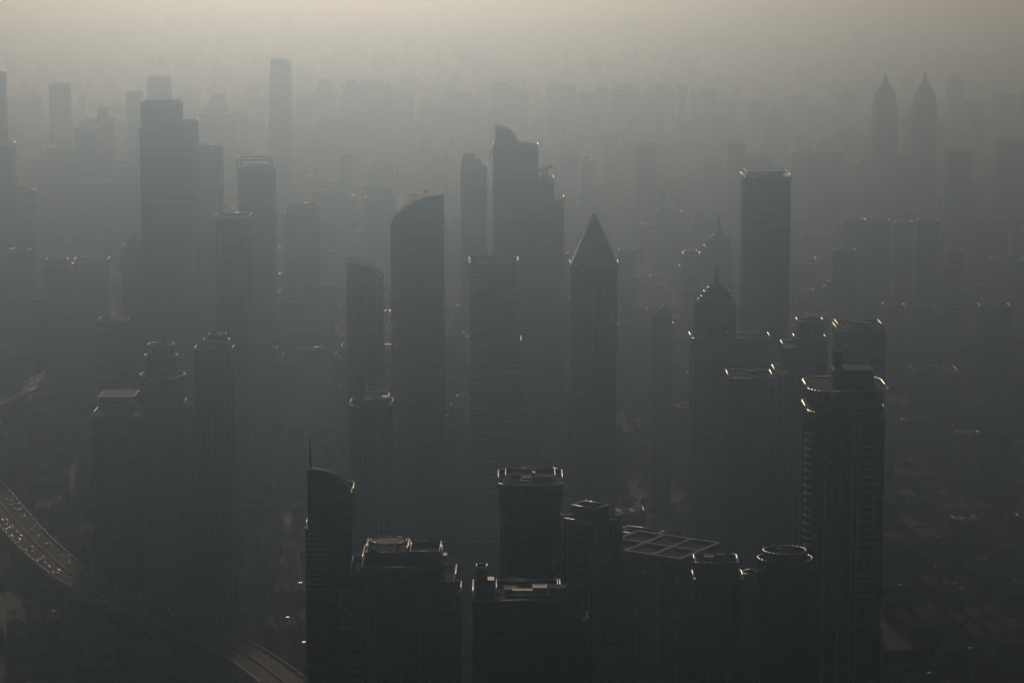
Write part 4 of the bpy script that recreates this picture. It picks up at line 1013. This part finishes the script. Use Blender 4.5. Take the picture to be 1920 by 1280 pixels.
# ------------------------------------------------------------------ the far city: beyond counting
far = MB(); rf = random.Random(5); y = 3700.0
while y < 12500:
    st = 62 if y < 6000 else 95 if y < 9000 else 160
    x = -y * .22
    while x < y * .22:
        xx, yy = x + rf.uniform(-14, 14), y + rf.uniform(-20, 20)
        if clear(xx, yy, 20) and rf.random() < .82:
            h = rf.choice([14, 16, 18, 22, 26, 30, 45, 60, 80]) * rf.uniform(.8, 1.2) if y < 5200 else rf.choice([15, 20, 30, 45, 65, 90]) * rf.uniform(.8, 1.2) * (1 if y < 7000 else .6)
            w, dp = rf.uniform(16, 38), rf.uniform(14, 28); rz = grid_a + rf.choice([0, math.pi / 2]) + rf.uniform(-.2, .2); p = move(rect(w, dp, rz), xx, yy); mi = rf.choice([0, 0, 1, 2])
            far.prism(p, 0, h, mi=mi, cap_mi=3)
            if h > 28:
                far.ring(p, h - .4, h + 1.2, .2, -.4); k = len(far.f); far.prism(move(rect(w * .3, dp * .35, rz), xx, yy), h, h + rf.uniform(2, 6), mi=2); q_ = rf.random()
                if q_ < .3: far.prism(move(rect(w * .6, dp * .6, rz), xx, yy), h, h + rf.uniform(6, 20), mi=mi, cap_mi=3)
                elif q_ < .42: far.prism(move(rect(2.2, 2.2, rz), xx, yy), h, h + rf.uniform(14, 30), mi=2)
                elif q_ < .5: far.prism(p, h, h + rf.uniform(8, 14), [(xx + (a - xx) * .15, yy + (b - yy) * .15) for a, b in p], mi=3)
                for z in range(5, int(h) - 3, 9 if y < 5500 else 16): far.ring(p, z, z + 2.2, .4, -.3)
        x += st
    y += st
o = far.build('distant_city', ['grey_panel', 'pale_stone', 'brown_stone', 'roof_gravel']); o['kind'] = 'stuff'; o['label'] = 'countless far city blocks fading into the smog'; o['category'] = 'city'

# ------------------------------------------------------------------ tree canopy in the park and along the expressways
tr = MB(); rt = random.Random(21)
def canopy(x, y, r, h):
    tr.tube((x, y, 0), (x, y, h - r), .35, 5)
    for k in range(34):
        a, b = rt.uniform(0, 2 * math.pi), math.asin(rt.uniform(-.5, 1)); q = r * rt.uniform(.55, 1.08)
        p = Vector((x + q * math.cos(a) * math.cos(b), y + q * math.sin(a) * math.cos(b), h - r * .4 + q * .8 * math.sin(b)))
        u = Vector((rt.uniform(-1, 1), rt.uniform(-1, 1), rt.uniform(-1, 1))).normalized() * rt.uniform(.7, 1.5); v = u.orthogonal().normalized() * rt.uniform(.6, 1.2)
        tr.quad(p - u - v, p + u - v * .6, p + u * .7 + v, p - u * .8 + v)
for x, y, park in LOW:
    if park:
        for k in range(9):
            xx, yy = x + rt.uniform(-24, 24), y + rt.uniform(-24, 24)
            if clear(xx, yy, 4): canopy(xx, yy, rt.uniform(3, 5.5), rt.uniform(8, 13))
    elif rt.random() < .45:
        xx, yy = x + rt.uniform(-20, 20), y + 23
        if clear(xx, yy, 4): canopy(xx, yy, rt.uniform(2.5, 4), rt.uniform(7, 11))
for c, nor, lanes, z, h in ROADS:
    for i in range(0, len(c)):
        for s in (-1, 1):
            p = c[i] + nor[i] * s * (h + rt.uniform(7, 12))
            if clear(p.x, p.y, -10): canopy(p.x, p.y, rt.uniform(3, 4.5), rt.uniform(8, 12))
o = tr.build('tree_canopy', 'leaf'); o['kind'] = 'stuff'; o['label'] = 'dark street and park trees between the buildings'; o['category'] = 'trees'

# ------------------------------------------------------------------ keep only blocks and house rows that show, then name each by its place
bpy.context.view_layer.update()
dg = bpy.context.evaluated_depsgraph_get(); eye = Vector((0, 0, CAM_H))
def shows(o, pts, names):
    n = 0
    for p in pts:
        px, py = to_px(p)
        if not (0 < px < 1920 and 0 < py < 1280): continue
        dv = (p - eye); hit, loc, _, _, ob, _ = S.ray_cast(dg, eye, dv.normalized(), distance=dv.length + 60)
        if hit and (ob.original is o or ob.original.parent is o): return 1
    return 0
keep = []; drop = []; KIDS = {o: [] for o, k, h in BLOCKS}
for q in S.objects:
    if q.parent in KIDS: KIDS[q.parent].append(q)
for o, k, h in BLOCKS:
    w = 9; pts = [o.location + Vector((dx, -w, h * f)) for dx in (-w, 0, w) for f in (.35, .6, .85, 1.0)]
    n = shows(o, pts, None)
    if n: keep.append((n, o, k, h))
    else:
        drop += [*KIDS[o], o]

rows = {}
for n, o, k, h in keep:
    px, py = to_px(o.location + Vector((0, 0, h))); mk = min(MARKS, key=lambda m: abs(m[0] - px) + abs(m[1] - o.location.y) * .12)
    rel = 'before' if o.location.y < mk[1] - 60 else 'behind' if o.location.y > mk[1] + 60 else 'beside'
    side = ', to its left' if px < mk[0] - 25 else ', to its right' if px > mk[0] + 25 else ''
    o['category'] = 'building'; o['group'] = 'mid-rise blocks between the towers'
    rows.setdefault((LOOK[k], rel, mk[2], side), []).append((abs(px - mk[0]), o))
ORD = ['', 'second ', 'third ', 'fourth ', 'fifth ', 'sixth ', 'seventh ', 'eighth ', 'ninth ']
for (lk, rel, ph, side), v in rows.items():
    v.sort(key=lambda t: t[0])
    for i, (_, o) in enumerate(v): o['label'] = f'{ORD[min(i, 8)] + "nearest " if i else ""}{lk} {rel} {ph}{side}'
m = 0; HROWS = {}
for o, k in cand:
    p0 = o.location; pts = [p0 + Vector((dx, dy, 13)) for dx in (-14, 0, 14) for dy in (-4, 3)]
    if m < 290 and shows(o, pts, None):
        m += 1; zone = to_px(p0)[0]; mk = min(MARKS, key=lambda q: abs(q[0] - zone) + abs(q[1] - p0.y) * .1)
        HROWS.setdefault((("tiled", "tiled", "pale-roofed", "flat-roofed", "glint-hooded tiled", "glint-hooded flat")[k], mk[2]), []).append((zone, o))
    else:
        me = o.data; M = o.matrix_world; b = len(rest.v)
        rest.v += [tuple(M @ v.co) for v in me.vertices]; rest.f += [tuple(q + b for q in pl.vertices) for pl in me.polygons]; rest.m += [pl.material_index for pl in me.polygons]
        drop.append(o)
bpy.data.batch_remove(drop)
for (rf_, ph), v in HROWS.items():
    v.sort(key=lambda t: t[0])
    for i, (_, o) in enumerate(v): tag(o, f'{rf_} low house row near {ph}' + ('' if len(v) == 1 else ', leftmost of them' if i == 0 else f', {i + 1}{("th", "st", "nd", "rd", "th", "th", "th", "th", "th", "th")[(i + 1) % 10] if not 10 < i + 1 < 20 else "th"} from the left'), 'house', 'low house rows between the towers')
o = rest.build('low_houses', ['brown_stone', 'roof_tile', 'bright_metal']); o['kind'] = 'stuff'; o['label'] = 'mass of further low houses between the blocks'; o['category'] = 'houses'
# labels of the faint far blocks: tell equal ones apart by order outward from the tower they name
same = {}
for o in S.objects:
    if o.parent is None and o.get('label') and o.name.startswith('hazy_block'): same.setdefault(o['label'], []).append(o)
for lb, v in same.items():
    if len(v) < 2: continue
    mk = next(q for q in MARKS if lb.endswith(q[2])); v.sort(key=lambda o: abs(to_px(o.location)[0] - mk[0]))
    for i, o in enumerate(v): o['label'] = (('nearest ', 'second nearest ', 'third nearest ', 'fourth nearest ', 'fifth nearest ', 'sixth nearest ', 'seventh nearest ')[min(i, 6)] + lb)

# ------------------------------------------------------------------ the smog: one closed box of even air round camera and city
hz = MB().box(-20000, 20000, -3000, 45000, -1.5, 604); ho = MB.build(hz, 'haze', 'coping'); ho.data.materials.clear()
hm = bpy.data.materials.new('haze'); hm.use_nodes = True; hn = hm.node_tree; hn.nodes.clear()
pv = hn.nodes.new('ShaderNodeVolumePrincipled'); ou = hn.nodes.new('ShaderNodeOutputMaterial'); hn.links.new(pv.outputs[0], ou.inputs['Volume'])
pv.inputs['Color'].default_value = (*HAZE_COLOR, 1); pv.inputs['Absorption Color'].default_value = (*HAZE_ABSORB, 1); pv.inputs['Density'].default_value = HAZE_DENSITY; pv.inputs['Anisotropy'].default_value = HAZE_G
ho.data.materials.append(hm); ho['kind'] = 'stuff'; ho['label'] = 'smog filling the air over the whole city'; ho['category'] = 'haze'
